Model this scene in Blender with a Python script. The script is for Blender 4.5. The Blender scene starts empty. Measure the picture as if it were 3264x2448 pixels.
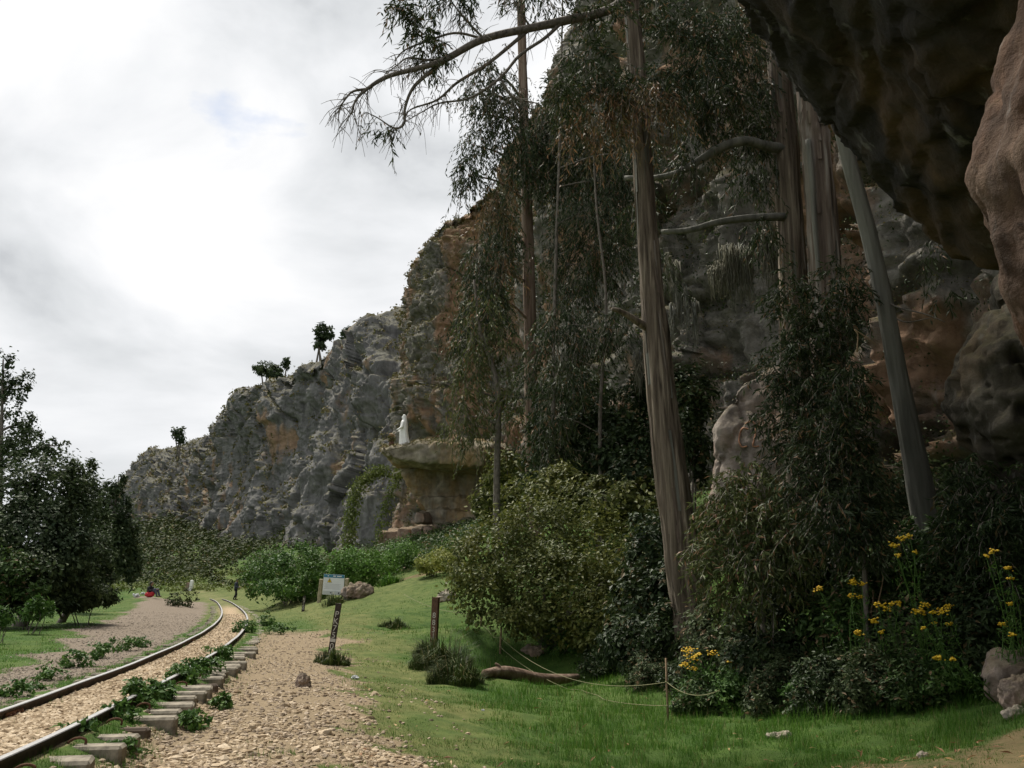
import bpy, bmesh, math, random
import numpy as np
from mathutils import Vector, Matrix
from mathutils.bvhtree import BVHTree

random.seed(7)
RNG = np.random.default_rng(7)
SC = bpy.context.scene
COL = SC.collection
R = math.radians

# ------------------------------------------------------------------ camera
F, HOR, CZ = 960.0, 586.0, 1.08
PITCH = math.atan((HOR - 384.0) / F)
SP, CP = math.sin(PITCH), math.cos(PITCH)
cam_d = bpy.data.cameras.new('camera')
cam_d.sensor_width = 36.0
cam_d.lens = 36.0 * F / 1024.0
cam_d.clip_start = 0.1
cam_d.clip_end = 5000.0
cam = bpy.data.objects.new('camera', cam_d)
COL.objects.link(cam)
cam.location = (0, 0, CZ)
cam.rotation_euler = (math.pi / 2 + PITCH, 0, 0)
SC.camera = cam

# ------------------------------------------------------------------ sky, sun, exposure
SUN_EL, SUN_AZ = R(58), R(-34)          # azimuth from +y towards +x: the sun stands ahead, to the left
world = bpy.data.worlds.new('World')
SC.world = world
world.use_nodes = True
wt = world.node_tree
wt.nodes.clear()
def wn(t, **k):
    n = wt.nodes.new(t)
    for a, b in k.items(): setattr(n, a, b)
    return n
w_out = wn('ShaderNodeOutputWorld')
w_sky = wn('ShaderNodeTexSky', sky_type='NISHITA', sun_disc=False, sun_elevation=SUN_EL, sun_rotation=SUN_AZ)
w_bg = wn('ShaderNodeBackground'); w_bg.inputs[1].default_value = 0.1
w_bc = wn('ShaderNodeBackground'); w_bc.inputs[1].default_value = 1.0
w_mix = wn('ShaderNodeMixShader')
w_tc = wn('ShaderNodeTexCoord')
w_map = wn('ShaderNodeMapping'); w_map.inputs['Scale'].default_value = (1.0, 1.0, 1.9)
w_map.inputs['Location'].default_value = (3.45, 1.5, 0.62)
w_n1 = wn('ShaderNodeTexNoise'); w_n1.inputs['Scale'].default_value = 3.0
w_n1.inputs['Detail'].default_value = 7; w_n1.inputs['Roughness'].default_value = 0.52
w_n1.inputs['Distortion'].default_value = 0.35
w_r1 = wn('ShaderNodeValToRGB')
for e in list(w_r1.color_ramp.elements)[1:]: w_r1.color_ramp.elements.remove(e)
w_r1.color_ramp.elements[0].position = 0.33; w_r1.color_ramp.elements[0].color = (0.37, 0.385, 0.405, 1)
e = w_r1.color_ramp.elements.new(0.45); e.color = (0.56, 0.575, 0.59, 1)
e = w_r1.color_ramp.elements.new(0.55); e.color = (0.67, 0.68, 0.695, 1)
e = w_r1.color_ramp.elements.new(0.66); e.color = (0.78, 0.78, 0.785, 1)
w_n2 = wn('ShaderNodeTexNoise'); w_n2.inputs['Scale'].default_value = 5.0; w_n2.inputs['Detail'].default_value = 6
w_r2 = wn('ShaderNodeValToRGB')
w_r2.color_ramp.elements[0].position = 0.27; w_r2.color_ramp.elements[0].color = (0.35, 0.35, 0.35, 1)
w_r2.color_ramp.elements[1].position = 0.36; w_r2.color_ramp.elements[1].color = (1, 1, 1, 1)
wl = wt.links.new
wl(w_tc.outputs['Generated'], w_map.inputs[0])
wl(w_map.outputs[0], w_n1.inputs['Vector']); wl(w_n1.outputs[0], w_r1.inputs[0]); wl(w_r1.outputs[0], w_bc.inputs[0])
wl(w_map.outputs[0], w_n2.inputs['Vector']); wl(w_n2.outputs[0], w_r2.inputs[0])
wl(w_sky.outputs[0], w_bg.inputs[0])
wl(w_r2.outputs[0], w_mix.inputs[0]); wl(w_bg.outputs[0], w_mix.inputs[1]); wl(w_bc.outputs[0], w_mix.inputs[2])
wl(w_mix.outputs[0], w_out.inputs[0])

sun_d = bpy.data.lights.new('sun', 'SUN')
sun_d.energy = 4.4
sun_d.angle = R(9)
sun_d.color = (1.0, 0.94, 0.84)
sun = bpy.data.objects.new('sun', sun_d)
COL.objects.link(sun)
_sd = Vector((math.sin(SUN_AZ) * math.cos(SUN_EL), math.cos(SUN_AZ) * math.cos(SUN_EL), math.sin(SUN_EL)))
sun.rotation_euler = (-_sd).to_track_quat('-Z', 'Y').to_euler()
sun.location = _sd * 200

vs = SC.view_settings
vs.view_transform = 'Standard'; vs.look = 'None'; vs.gamma = 1.0; vs.exposure = 0.42
vs.use_curve_mapping = False
cy = SC.cycles
cy.use_denoising = True
cy.max_bounces = 6; cy.diffuse_bounces = 3; cy.glossy_bounces = 2; cy.transmission_bounces = 3; cy.transparent_max_bounces = 6
cy.use_adaptive_sampling = True; cy.adaptive_threshold = 0.02
SC.render.film_transparent = False

# ------------------------------------------------------------------ helpers: pixels of the picture to real points
def ray(px, py):
    u, v = (px - 512.0) / F, (384.0 - py) / F
    return np.array([u, CP - v * SP, SP + v * CP])
def P(px, py, d):
    r = ray(px, py); t = d / r[1]
    return np.array([r[0] * t, d, CZ + r[2] * t])
def G(px, py, z):
    r = ray(px, py); t = (z - CZ) / r[2]
    return np.array([r[0] * t, r[1] * t, z])

# ------------------------------------------------------------------ noise in numpy
_perm = np.random.default_rng(3).permutation(256).astype(np.int64)
_perm = np.concatenate([_perm, _perm, _perm])
_grad = np.random.default_rng(4).normal(size=(256, 3)); _grad /= np.linalg.norm(_grad, axis=1)[:, None]
def pnoise(p):
    p = np.asarray(p, float); i = np.floor(p).astype(np.int64); f = p - i; i &= 255
    w = f * f * f * (f * (f * 6 - 15) + 10)
    out = np.zeros(len(p))
    for dx in (0, 1):
        for dy in (0, 1):
            for dz in (0, 1):
                h = _perm[_perm[_perm[i[:, 0] + dx] + ((i[:, 1] + dy) & 255)] + ((i[:, 2] + dz) & 255)]
                g = _grad[h]
                dot = g[:, 0] * (f[:, 0] - dx) + g[:, 1] * (f[:, 1] - dy) + g[:, 2] * (f[:, 2] - dz)
                wx = w[:, 0] if dx else 1 - w[:, 0]
                wy = w[:, 1] if dy else 1 - w[:, 1]
                wz = w[:, 2] if dz else 1 - w[:, 2]
                out += dot * wx * wy * wz
    return out * 1.6
def fbm(p, o=4, gain=0.5, lac=2.03):
    p = np.asarray(p, float); a, s = 1.0, np.zeros(len(p))
    for k in range(o):
        s += a * pnoise(p + 17.3 * k); p = p * lac; a *= gain
    return s
def ridged(p, o=4, gain=0.5):
    p = np.asarray(p, float); a, s = 1.0, np.zeros(len(p))
    for k in range(o):
        s += a * (1 - np.abs(pnoise(p + 9.1 * k)) * 2); p = p * 2.07; a *= gain
    return s
def worley(p):
    p = np.asarray(p, float); i = np.floor(p).astype(np.int64); f = p - i
    f1 = np.full(len(p), 9.0); f2 = np.full(len(p), 9.0); cid = np.zeros(len(p)); tilt = np.zeros(len(p))
    for dx in (-1, 0, 1):
        for dy in (-1, 0, 1):
            for dz in (-1, 0, 1):
                c = (i + np.array([dx, dy, dz])) & 255
                h = _perm[_perm[_perm[c[:, 0]] + c[:, 1]] + c[:, 2]]
                o = np.stack([h / 256.0, _perm[h + 61] / 256.0, _perm[h + 157] / 256.0], 1)
                dv = np.array([dx, dy, dz]) + o - f
                dd = np.linalg.norm(dv, axis=1)
                m = dd < f1
                tilt = np.where(m, (dv * _grad[_perm[h + 33]]).sum(1), tilt)
                f2 = np.where(m, f1, np.minimum(f2, dd))
                cid = np.where(m, _perm[h + 201] / 256.0, cid)
                f1 = np.where(m, dd, f1)
    worley.tilt = tilt
    return f1, f2, cid
def sstep(a, b, x):
    t = np.clip((x - a) / (b - a), 0, 1)
    return t * t * (3 - 2 * t)

# ------------------------------------------------------------------ helpers: objects
def fast_mesh(name, verts, faces, smooth=False, mat_idx=None):
    verts = np.ascontiguousarray(verts, dtype=np.float32); faces = np.ascontiguousarray(faces, dtype=np.int32)
    k = faces.shape[1]
    me = bpy.data.meshes.new(name)
    me.vertices.add(len(verts)); me.vertices.foreach_set('co', verts.ravel())
    me.loops.add(faces.size); me.loops.foreach_set('vertex_index', faces.ravel())
    me.polygons.add(len(faces))
    me.polygons.foreach_set('loop_start', np.arange(len(faces), dtype=np.int32) * k)
    me.polygons.foreach_set('loop_total', np.full(len(faces), k, dtype=np.int32))
    if mat_idx is not None:
        me.polygons.foreach_set('material_index', np.asarray(mat_idx, dtype=np.int32))
    me.polygons.foreach_set('use_smooth', np.full(len(faces), bool(smooth)))
    me.update(calc_edges=True)
    return me
def obj(name, mesh, mats=None, parent=None, loc=None, rot=None):
    o = bpy.data.objects.new(name, mesh)
    COL.objects.link(o)
    if mats is not None and len(mesh.materials) == 0:
        for m in (mats if isinstance(mats, (list, tuple)) else [mats]): mesh.materials.append(m)
    if parent is not None: o.parent = parent
    if loc is not None: o.location = tuple(float(c) for c in loc)
    if rot is not None: o.rotation_euler = rot
    return o
def tag(o, label, cat, group=None):
    o['label'] = label; o['category'] = cat
    if group: o['group'] = group
    return o
def thing(name, label, cat, loc=(0, 0, 0), rz=0.0, group=None):
    o = bpy.data.objects.new(name, None)
    o.empty_display_size = 0.2
    COL.objects.link(o)
    o.location = tuple(float(c) for c in loc); o.rotation_euler = (0, 0, rz)
    return tag(o, label, cat, group)
def structure(o): o['kind'] = 'structure'; return o
def stuff(o): o['kind'] = 'stuff'; return o
def copy_tree(o, parent=None):
    c = o.copy(); COL.objects.link(c); c.parent = parent
    for ch in list(o.children): copy_tree(ch, c)
    return c

def grid_faces(nu, nv, wrap=False):
    a = np.arange(nu * nv).reshape(nu, nv)
    if wrap: a = np.concatenate([a, a[:, :1]], 1)
    return np.stack([a[:-1, :-1].ravel(), a[1:, :-1].ravel(), a[1:, 1:].ravel(), a[:-1, 1:].ravel()], 1)
def box_data(x0, x1, y0, y1, z0, z1):
    v = np.array([(x, y, z) for z in (z0, z1) for y in (y0, y1) for x in (x0, x1)], float)
    f = [(0, 2, 3, 1), (4, 5, 7, 6), (0, 1, 5, 4), (2, 6, 7, 3), (0, 4, 6, 2), (1, 3, 7, 5)]
    return v, np.array(f)
def join_data(parts):
    vs_, fs_, o = [], [], 0
    for v, f in parts:
        vs_.append(v); fs_.append(np.asarray(f) + o); o += len(v)
    return np.concatenate(vs_), np.concatenate(fs_)
def bevel_box(name, sx, sy, sz, bev=0.01, seg=1, jitter=0.0):
    bm = bmesh.new(); bmesh.ops.create_cube(bm, size=1.0)
    for v in bm.verts:
        v.co = Vector((v.co.x * sx, v.co.y * sy, v.co.z * sz)) + Vector([random.uniform(-jitter, jitter) for _ in range(3)])
    bmesh.ops.bevel(bm, geom=bm.edges[:], offset=bev, segments=seg, affect='EDGES')
    me = bpy.data.meshes.new(name); bm.to_mesh(me); bm.free()
    return me
def sweep(pts, rad, nseg=8, cap=True, bump=None):
    """tube along a path; returns verts, quad faces (caps collapse to the end centre)"""
    pts = np.asarray(pts, float); rad = np.asarray(rad, float)
    n = len(pts)
    t = np.gradient(pts, axis=0); t /= np.linalg.norm(t, axis=1)[:, None] + 1e-9
    ref = np.array([0.0, 0, 1]) if abs(t[0][2]) < 0.9 else np.array([1.0, 0, 0])
    a = np.cross(t[0], ref); a /= np.linalg.norm(a)
    V = []
    ang = np.arange(nseg) * 2 * np.pi / nseg
    for i in range(n):
        a = a - t[i] * np.dot(a, t[i]); a /= np.linalg.norm(a) + 1e-9
        b = np.cross(t[i], a)
        r = rad[i] * (1 if bump is None else bump[i])
        V.append(pts[i] + np.cos(ang)[:, None] * a * np.reshape(r, (-1, 1)) + np.sin(ang)[:, None] * b * np.reshape(r, (-1, 1)))
    V = np.concatenate(V)
    Fq = grid_faces(n, nseg, wrap=True)
    if cap:
        c0, c1 = len(V), len(V) + 1
        V = np.concatenate([V, pts[:1], pts[-1:]])
        e = []
        for j in range(0, nseg, 2):
            e.append((c0, (j) % nseg, (j + 1) % nseg, (j + 2) % nseg))
            o = (n - 1) * nseg
            e.append((c1, o + (j + 2) % nseg, o + (j + 1) % nseg, o + j % nseg))
        Fq = np.concatenate([Fq, np.array(e)])
    return V, Fq
def spline(ctrl, n):
    """Catmull-Rom through control rows (any width)"""
    c = np.asarray(ctrl, float)
    c = np.concatenate([2 * c[:1] - c[1:2], c, 2 * c[-1:] - c[-2:-1]])
    m = len(c) - 3
    t = np.linspace(0, m - 1e-6, n); i = t.astype(int); f = (t - i)[:, None]
    p0, p1, p2, p3 = c[i], c[i + 1], c[i + 2], c[i + 3]
    return 0.5 * (2 * p1 + (p2 - p0) * f + (2 * p0 - 5 * p1 + 4 * p2 - p3) * f * f + (3 * p1 - p0 - 3 * p2 + p3) * f ** 3)
def ellipsoid_data(c, r, nu=14, nv=9):
    th = np.linspace(0, np.pi, nv); ph = np.arange(nu) * 2 * np.pi / nu
    V = np.array([(math.sin(a) * math.cos(b), math.sin(a) * math.sin(b), math.cos(a)) for a in th for b in ph])
    return V * np.asarray(r) + np.asarray(c), grid_faces(nv, nu, wrap=True)[:, ::-1]
def capsule_data(p0, r0, p1, r1, nseg=10):
    p0, p1 = np.asarray(p0, float), np.asarray(p1, float)
    ax = p1 - p0; L = np.linalg.norm(ax) + 1e-6; ax = ax / L
    pts, rad = [], []
    for k in range(5):
        a = -np.pi / 2 + k * np.pi / 8; pts.append(p0 + ax * r0 * math.sin(a)); rad.append(max(r0 * math.cos(a), 1e-3))
    for k in range(5):
        a = k * np.pi / 8; pts.append(p1 + ax * r1 * math.sin(a)); rad.append(max(r1 * math.cos(a), 1e-3))
    return sweep(pts, rad, nseg, cap=True)
def remeshed(parts, voxel, smooth=2, subdiv=0):
    """merge closed shapes into one continuous surface; returns verts, tri/quad faces split to triangles"""
    v, f = join_data(parts)
    me = fast_mesh('tmp', v, f)
    o = bpy.data.objects.new('tmp', me); COL.objects.link(o)
    m = o.modifiers.new('r', 'REMESH'); m.mode = 'VOXEL'; m.voxel_size = voxel
    if smooth:
        s = o.modifiers.new('s', 'SMOOTH'); s.iterations = smooth; s.factor = 0.5
    dg = bpy.context.evaluated_depsgraph_get(); dg.update()
    ev = o.evaluated_get(dg); m2 = ev.to_mesh()
    m2.calc_loop_triangles()
    V = np.empty(len(m2.vertices) * 3, np.float32); m2.vertices.foreach_get('co', V)
    T = np.empty(len(m2.loop_triangles) * 3, np.int32); m2.loop_triangles.foreach_get('vertices', T)
    N = np.empty(len(m2.vertices) * 3, np.float32); m2.vertices.foreach_get('normal', N)
    ev.to_mesh_clear()
    bpy.data.objects.remove(o); bpy.data.meshes.remove(me)
    return V.reshape(-1, 3).astype(float), T.reshape(-1, 3), N.reshape(-1, 3).astype(float)

# ------------------------------------------------------------------ materials
def mat(name, rough=0.85, spec=0.3):
    m = bpy.data.materials.new(name); m.use_nodes = True
    nt = m.node_tree; b = nt.nodes['Principled BSDF']
    b.inputs['Roughness'].default_value = rough
    b.inputs['Specular IOR Level'].default_value = spec
    return m, nt, b
class NB:
    """little node builder"""
    def __init__(s, nt): s.nt = nt
    def n(s, t, **k):
        x = s.nt.nodes.new(t)
        for a, b in k.items(): setattr(x, a, b)
        return x
    def l(s, a, b): s.nt.links.new(a, b)
    def coord(s, kind='Object', scale=(1, 1, 1), rot=(0, 0, 0)):
        tc = s.n('ShaderNodeTexCoord'); mp = s.n('ShaderNodeMapping')
        mp.inputs['Scale'].default_value = scale; mp.inputs['Rotation'].default_value = rot
        s.l(tc.outputs[kind], mp.inputs[0]); return mp.outputs[0]
    def noise(s, vec, scale, detail=4, rough=0.55, dist=0.0):
        x = s.n('ShaderNodeTexNoise'); x.inputs['Scale'].default_value = scale; x.inputs['Detail'].default_value = detail
        x.inputs['Roughness'].default_value = rough; x.inputs['Distortion'].default_value = dist
        s.l(vec, x.inputs['Vector']); return x.outputs[0]
    def voro(s, vec, scale, feature='F1', out=0):
        x = s.n('ShaderNodeTexVoronoi', feature=feature); x.inputs['Scale'].default_value = scale
        s.l(vec, x.inputs['Vector']); return x.outputs[out]
    def ramp(s, fac, stops):
        x = s.n('ShaderNodeValToRGB'); cr = x.color_ramp
        while len(cr.elements) > 1: cr.elements.remove(cr.elements[-1])
        for k, (p, c) in enumerate(stops):
            e = cr.elements[0] if k == 0 else cr.elements.new(p)
            e.position = p; e.color = (*c, 1) if not np.isscalar(c) else (c, c, c, 1)
        s.l(fac, x.inputs[0]); return x.outputs[0]
    def mix(s, fac, a, b, mode='MIX'):
        x = s.n('ShaderNodeMix', data_type='RGBA', blend_type=mode)
        for sock, v in ((x.inputs[0], fac), (x.inputs[6], a), (x.inputs[7], b)):
            if isinstance(v, (int, float)): sock.default_value = v
            elif isinstance(v, tuple): sock.default_value = (*v, 1)
            else: s.l(v, sock)
        return x.outputs[2]
    def math(s, op, a, b=0.0):
        x = s.n('ShaderNodeMath', operation=op)
        for sock, v in ((x.inputs[0], a), (x.inputs[1], b)):
            if isinstance(v, (int, float)): sock.default_value = v
            else: s.l(v, sock)
        return x.outputs[0]
    def bump(s, h, strength, dist, bsdf):
        x = s.n('ShaderNodeBump'); x.inputs['Strength'].default_value = strength; x.inputs['Distance'].default_value = dist
        s.l(h, x.inputs['Height']); s.l(x.outputs[0], bsdf.inputs['Normal'])

def leaf_mat(name, dark, light, rough=0.5, trans=0.25, dead=None, dead_amt=0.0):
    m, nt, b = mat(name, max(rough, .55), 0.18); q = NB(nt)
    g = q.n('ShaderNodeNewGeometry')
    c = q.ramp(g.outputs['Random Per Island'], [(0.0, dark), (0.6, tuple((np.array(dark) + light) / 2)), (1.0, light)])
    v = q.noise(q.coord(), 0.55, 3)
    c = q.mix(q.ramp(v, [(0.35, 0.0), (0.65, 1.0)]), c, q.mix(1.0, c, (1.22, 1.12, 0.85), 'MULTIPLY'))
    if dead is not None:
        h = q.math('FRACT', q.math('MULTIPLY', g.outputs['Random Per Island'], 37.7))
        c = q.mix(q.math('LESS_THAN', h, dead_amt), c, dead)
    q.l(c, b.inputs['Base Color'])
    t = q.n('ShaderNodeBsdfTranslucent'); q.l(c, t.inputs[0])
    mx = q.n('ShaderNodeMixShader'); mx.inputs[0].default_value = trans
    out = nt.nodes['Material Output']
    q.l(b.outputs[0], mx.inputs[1]); q.l(t.outputs[0], mx.inputs[2]); q.l(mx.outputs[0], out.inputs[0])
    return m

M = {}
M['leaf_euc'] = leaf_mat('eucalyptus leaves', (0.015, 0.029, 0.014), (0.058, 0.080, 0.036), 0.58, 0.2, (0.2, 0.125, 0.07), 0.07)
M['leaf_eucdry'] = leaf_mat('dry eucalyptus leaves', (0.05, 0.05, 0.025), (0.16, 0.13, 0.075), 0.5, 0.2, (0.26, 0.15, 0.08), 0.3)
M['leaf_eucol'] = leaf_mat('olive eucalyptus leaves', (0.04, 0.06, 0.02), (0.12, 0.14, 0.055), 0.45, 0.2, (0.24, 0.14, 0.08), 0.08)
M['leaf_olive'] = leaf_mat('olive bush leaves', (0.042, 0.063, 0.016), (0.15, 0.165, 0.05), 0.55, 0.28)
M['leaf_bright'] = leaf_mat('bright bush leaves', (0.05, 0.12, 0.02), (0.13, 0.25, 0.06), 0.5, 0.3)
M['leaf_herb'] = leaf_mat('grey green herb leaves', (0.03, 0.05, 0.022), (0.085, 0.115, 0.055), 0.6, 0.25, (0.2, 0.14, 0.08), 0.08)
M['leaf_weed2'] = leaf_mat('mid green shrub leaves', (0.022, 0.05, 0.015), (0.07, 0.12, 0.035), 0.55, 0.25, (0.16, 0.11, 0.06), 0.06)
M['leaf_pale'] = leaf_mat('pale bush leaves', (0.13, 0.17, 0.035), (0.28, 0.30, 0.09), 0.55, 0.3)
M['leaf_dark'] = leaf_mat('dark shrub leaves', (0.013, 0.026, 0.010), (0.044, 0.070, 0.026), 0.5, 0.2, (0.12, 0.09, 0.045), 0.05)
M['leaf_tree'] = leaf_mat('valley tree leaves', (0.020, 0.038, 0.018), (0.07, 0.10, 0.05), 0.6, 0.25)
M['leaf_far'] = leaf_mat('far shrub leaves', (0.017, 0.030, 0.010), (0.062, 0.080, 0.026), 0.7, 0.15, (0.12, 0.10, 0.045), 0.05)
M['leaf_weed'] = leaf_mat('weed leaves', (0.03, 0.08, 0.018), (0.09, 0.17, 0.04), 0.5, 0.25)
M['leaf_cliff'] = leaf_mat('cliff plant leaves', (0.055, 0.065, 0.02), (0.14, 0.13, 0.05), 0.7, 0.15, (0.2, 0.16, 0.09), 0.2)
M['leaf_vine'] = leaf_mat('vine leaves', (0.05, 0.075, 0.015), (0.13, 0.17, 0.035), 0.6, 0.2)
M['grass'] = leaf_mat('grass blades', (0.032, 0.098, 0.013), (0.095, 0.20, 0.032), 0.6, 0.3, (0.24, 0.20, 0.09), 0.04)
M['grass_dry'] = leaf_mat('worn grass blades', (0.06, 0.105, 0.022), (0.14, 0.18, 0.05), 0.65, 0.3, (0.30, 0.24, 0.12), 0.12)
M['tussock'] = leaf_mat('tussock grass', (0.022, 0.042, 0.012), (0.07, 0.10, 0.03), 0.6, 0.2, (0.22, 0.19, 0.09), 0.08)
M['litter'] = leaf_mat('fallen leaves', (0.16, 0.08, 0.045), (0.42, 0.30, 0.17), 0.7, 0.1)
M['moss'] = leaf_mat('hanging moss', (0.085, 0.09, 0.082), (0.20, 0.205, 0.195), 0.9, 0.15)

def rock_mat(name, greys, tans, tan_lo, tan_hi, moss=0.5, scale=1.0, streak=0.5, bump=0.3):
    m, nt, b = mat(name, 0.93, 0.15); q = NB(nt)
    v = q.coord(scale=(scale,) * 3)
    vs_ = q.coord(scale=(scale * 1.0, scale * 1.0, scale * 0.13))
    n1 = q.noise(v, 0.9, 8, 0.65); n2 = q.noise(v, 0.16, 5, 0.6, 0.6); n3 = q.noise(v, 6.0, 6, 0.7)
    c = q.ramp(n1, [(0.32, greys[0]), (0.5, greys[1]), (0.68, greys[2])])
    t = q.ramp(q.noise(v, 1.7, 6, 0.6), [(0.3, tans[0]), (0.7, tans[1])])
    tn = q.math('ADD', q.math('MULTIPLY', n2, 0.72), q.math('MULTIPLY', q.noise(vs_, 0.9, 5, 0.6), 0.28))
    c = q.mix(q.ramp(tn, [(tan_lo, 0.0), (tan_hi, 1.0)]), c, t)
    st = q.ramp(q.noise(vs_, 2.2, 6, 0.65), [(0.36, 0.35), (0.52, 1.0)])
    c = q.mix(streak, c, st, 'MULTIPLY')
    li = q.ramp(q.noise(vs_, 3.1, 5, 0.6), [(0.60, 0.0), (0.76, 0.35)])
    c = q.mix(li, c, (0.36, 0.355, 0.33))
    g = q.n('ShaderNodeNewGeometry'); sx = q.n('ShaderNodeSeparateXYZ'); q.l(g.outputs['Normal'], sx.inputs[0])
    up = q.math('ADD', sx.outputs[2], q.math('MULTIPLY', q.math('SUBTRACT', n3, 0.5), 0.9))
    mg = q.ramp(q.noise(v, 2.5, 4), [(0.3, (0.055, 0.06, 0.02)), (0.7, (0.13, 0.115, 0.045))])
    mf = q.math('MULTIPLY', q.ramp(up, [(0.45, 0.0), (0.75, 1.0)]), moss)
    c = q.mix(mf, c, mg)
    c = q.mix(q.ramp(n3, [(0.25, 0.35), (0.75, 0.0)]), c, q.mix(1.0, c, (0.55, 0.55, 0.55), 'MULTIPLY'))
    q.l(c, b.inputs['Base Color'])
    h = q.math('ADD', q.math('MULTIPLY', n3, 0.5), q.noise(v, 1.6, 8, 0.7))
    q.bump(h, bump, 0.16 / scale, b)
    return m
M['cliff'] = rock_mat('cliff rock', [(0.095, 0.094, 0.094), (0.15, 0.147, 0.145), (0.21, 0.206, 0.20)], [(0.20, 0.13, 0.085), (0.34, 0.235, 0.16)], 0.57, 0.63, 0.45, 0.55, 0.55, 0.6)
M['cliff_near'] = rock_mat('cliff rock by the trees', [(0.075, 0.07, 0.06), (0.155, 0.145, 0.125), (0.29, 0.27, 0.235)], [(0.18, 0.105, 0.065), (0.33, 0.215, 0.14)], 0.49, 0.57, 0.6, 1.0, 0.55, 0.8)
M['ledge'] = rock_mat('ledge rock', [(0.17, 0.15, 0.115), (0.29, 0.255, 0.195), (0.42, 0.38, 0.30)], [(0.25, 0.17, 0.085), (0.40, 0.29, 0.16)], 0.45, 0.56, 0.3, 1.6, 0.4, 0.7)
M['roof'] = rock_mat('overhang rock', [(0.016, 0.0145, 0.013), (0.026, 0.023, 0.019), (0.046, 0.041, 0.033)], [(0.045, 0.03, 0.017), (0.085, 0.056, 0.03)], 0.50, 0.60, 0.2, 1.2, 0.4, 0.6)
M['lobe'] = rock_mat('orange rock', [(0.045, 0.028, 0.019), (0.085, 0.053, 0.035), (0.14, 0.095, 0.065)], [(0.12, 0.055, 0.029), (0.20, 0.105, 0.06)], 0.45, 0.56, 0.2, 2.6, 0.65, 0.9)
M['pitted'] = rock_mat('pitted rock', [(0.038, 0.033, 0.025), (0.066, 0.058, 0.044), (0.11, 0.10, 0.08)], [(0.09, 0.066, 0.04), (0.15, 0.115, 0.075)], 0.5, 0.6, 0.3, 2.0, 0.4, 0.6)
M['boulder'] = rock_mat('boulder rock', [(0.16, 0.14, 0.125), (0.26, 0.22, 0.19), (0.35, 0.305, 0.26)], [(0.28, 0.19, 0.14), (0.40, 0.29, 0.22)], 0.42, 0.56, 0.4, 2.0, 0.5, 0.9)
M['stone_pale'] = rock_mat('pale stone', [(0.25, 0.22, 0.18), (0.38, 0.33, 0.27), (0.46, 0.42, 0.35)], [(0.36, 0.26, 0.17), (0.5, 0.39, 0.27)], 0.5, 0.6, 0.2, 5.0, 0.2, 0.3)

def bark_mat(name, a, b_, c_, stretch=0.06, scale=9.0):
    m, nt, b = mat(name, 0.9, 0.2); q = NB(nt)
    v = q.coord(scale=(1, 1, stretch))
    n1 = q.noise(v, scale, 6, 0.6, 0.2); n2 = q.noise(q.coord(scale=(1, 1, 0.35)), 1.3, 4)
    c = q.ramp(n1, [(0.30, a), (0.48, b_), (0.70, c_)])
    c = q.mix(q.ramp(n2, [(0.40, 0.0), (0.62, 0.7)]), c, q.mix(0.5, c, b_))
    q.l(c, b.inputs['Base Color']); q.bump(n1, 0.8, 0.06, b)
    return m
M['bark'] = bark_mat('stringy bark', (0.028, 0.021, 0.016), (0.115, 0.09, 0.068), (0.29, 0.24, 0.185), 0.03, 13.0)
M['bark_red'] = bark_mat('reddish bark', (0.06, 0.042, 0.032), (0.18, 0.125, 0.095), (0.31, 0.25, 0.20))
M['bark_pale'] = bark_mat('smooth pale bark', (0.06, 0.06, 0.052), (0.125, 0.122, 0.105), (0.20, 0.195, 0.17), 0.08, 5.0)
M['bark_peel'] = bark_mat('peeling bark', (0.045, 0.03, 0.024), (0.14, 0.108, 0.086), (0.28, 0.26, 0.23), 0.04, 7.0)
M['branch'] = bark_mat('branch bark', (0.06, 0.052, 0.045), (0.135, 0.118, 0.10), (0.21, 0.185, 0.16), 0.5, 12.0)
M['deadwood'] = bark_mat('dead wood', (0.06, 0.035, 0.022), (0.15, 0.10, 0.07), (0.26, 0.20, 0.15), 0.5, 7.0)

def simple_mat(name, c0, c1, scale=8.0, rough=0.8, spec=0.3, metal=0.0, bump=0.2, stretch=(1, 1, 1)):
    m, nt, b = mat(name, rough, spec); q = NB(nt)
    v = q.coord(scale=stretch); n = q.noise(v, scale, 6, 0.65)
    q.l(q.ramp(n, [(0.3, c0), (0.7, c1)]), b.inputs['Base Color'])
    b.inputs['Metallic'].default_value = metal
    if bump: q.bump(n, bump, 0.02, b)
    return m
M['rail_top'] = simple_mat('worn rail steel', (0.22, 0.215, 0.21), (0.36, 0.355, 0.35), 20, 0.42, 0.5, 0.6, 0.1)
M['rail_side'] = simple_mat('rusty rail steel', (0.028, 0.022, 0.018), (0.085, 0.06, 0.045), 14, 0.85)
M['rust'] = simple_mat('rust', (0.06, 0.03, 0.02), (0.17, 0.085, 0.05), 18, 0.9)
M['concrete'] = simple_mat('weathered concrete', (0.11, 0.096, 0.075), (0.31, 0.275, 0.215), 11, 0.92, 0.2, 0, 0.4)
M['oldwood'] = simple_mat('old dark sleeper wood', (0.05, 0.036, 0.026), (0.15, 0.115, 0.085), 9, 0.92, 0.2, 0, 0.5, (0.15, 1, 1))
M['white_paint'] = simple_mat('white paint', (0.76, 0.755, 0.74), (0.88, 0.875, 0.86), 5, 0.6, 0.3, 0, 0.05)
M['marks'] = simple_mat('faded white lettering', (0.28, 0.26, 0.22), (0.62, 0.59, 0.52), 26, 0.9, 0.2, 0, 0)
M['post'] = simple_mat('tarred rusty post', (0.014, 0.012, 0.010), (0.060, 0.042, 0.032), 12, 0.8, 0.3, 0, 0.4)
M['post_rust'] = simple_mat('rusty post', (0.045, 0.026, 0.018), (0.17, 0.095, 0.062), 9, 0.9, 0.2, 0, 0.5)
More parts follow.
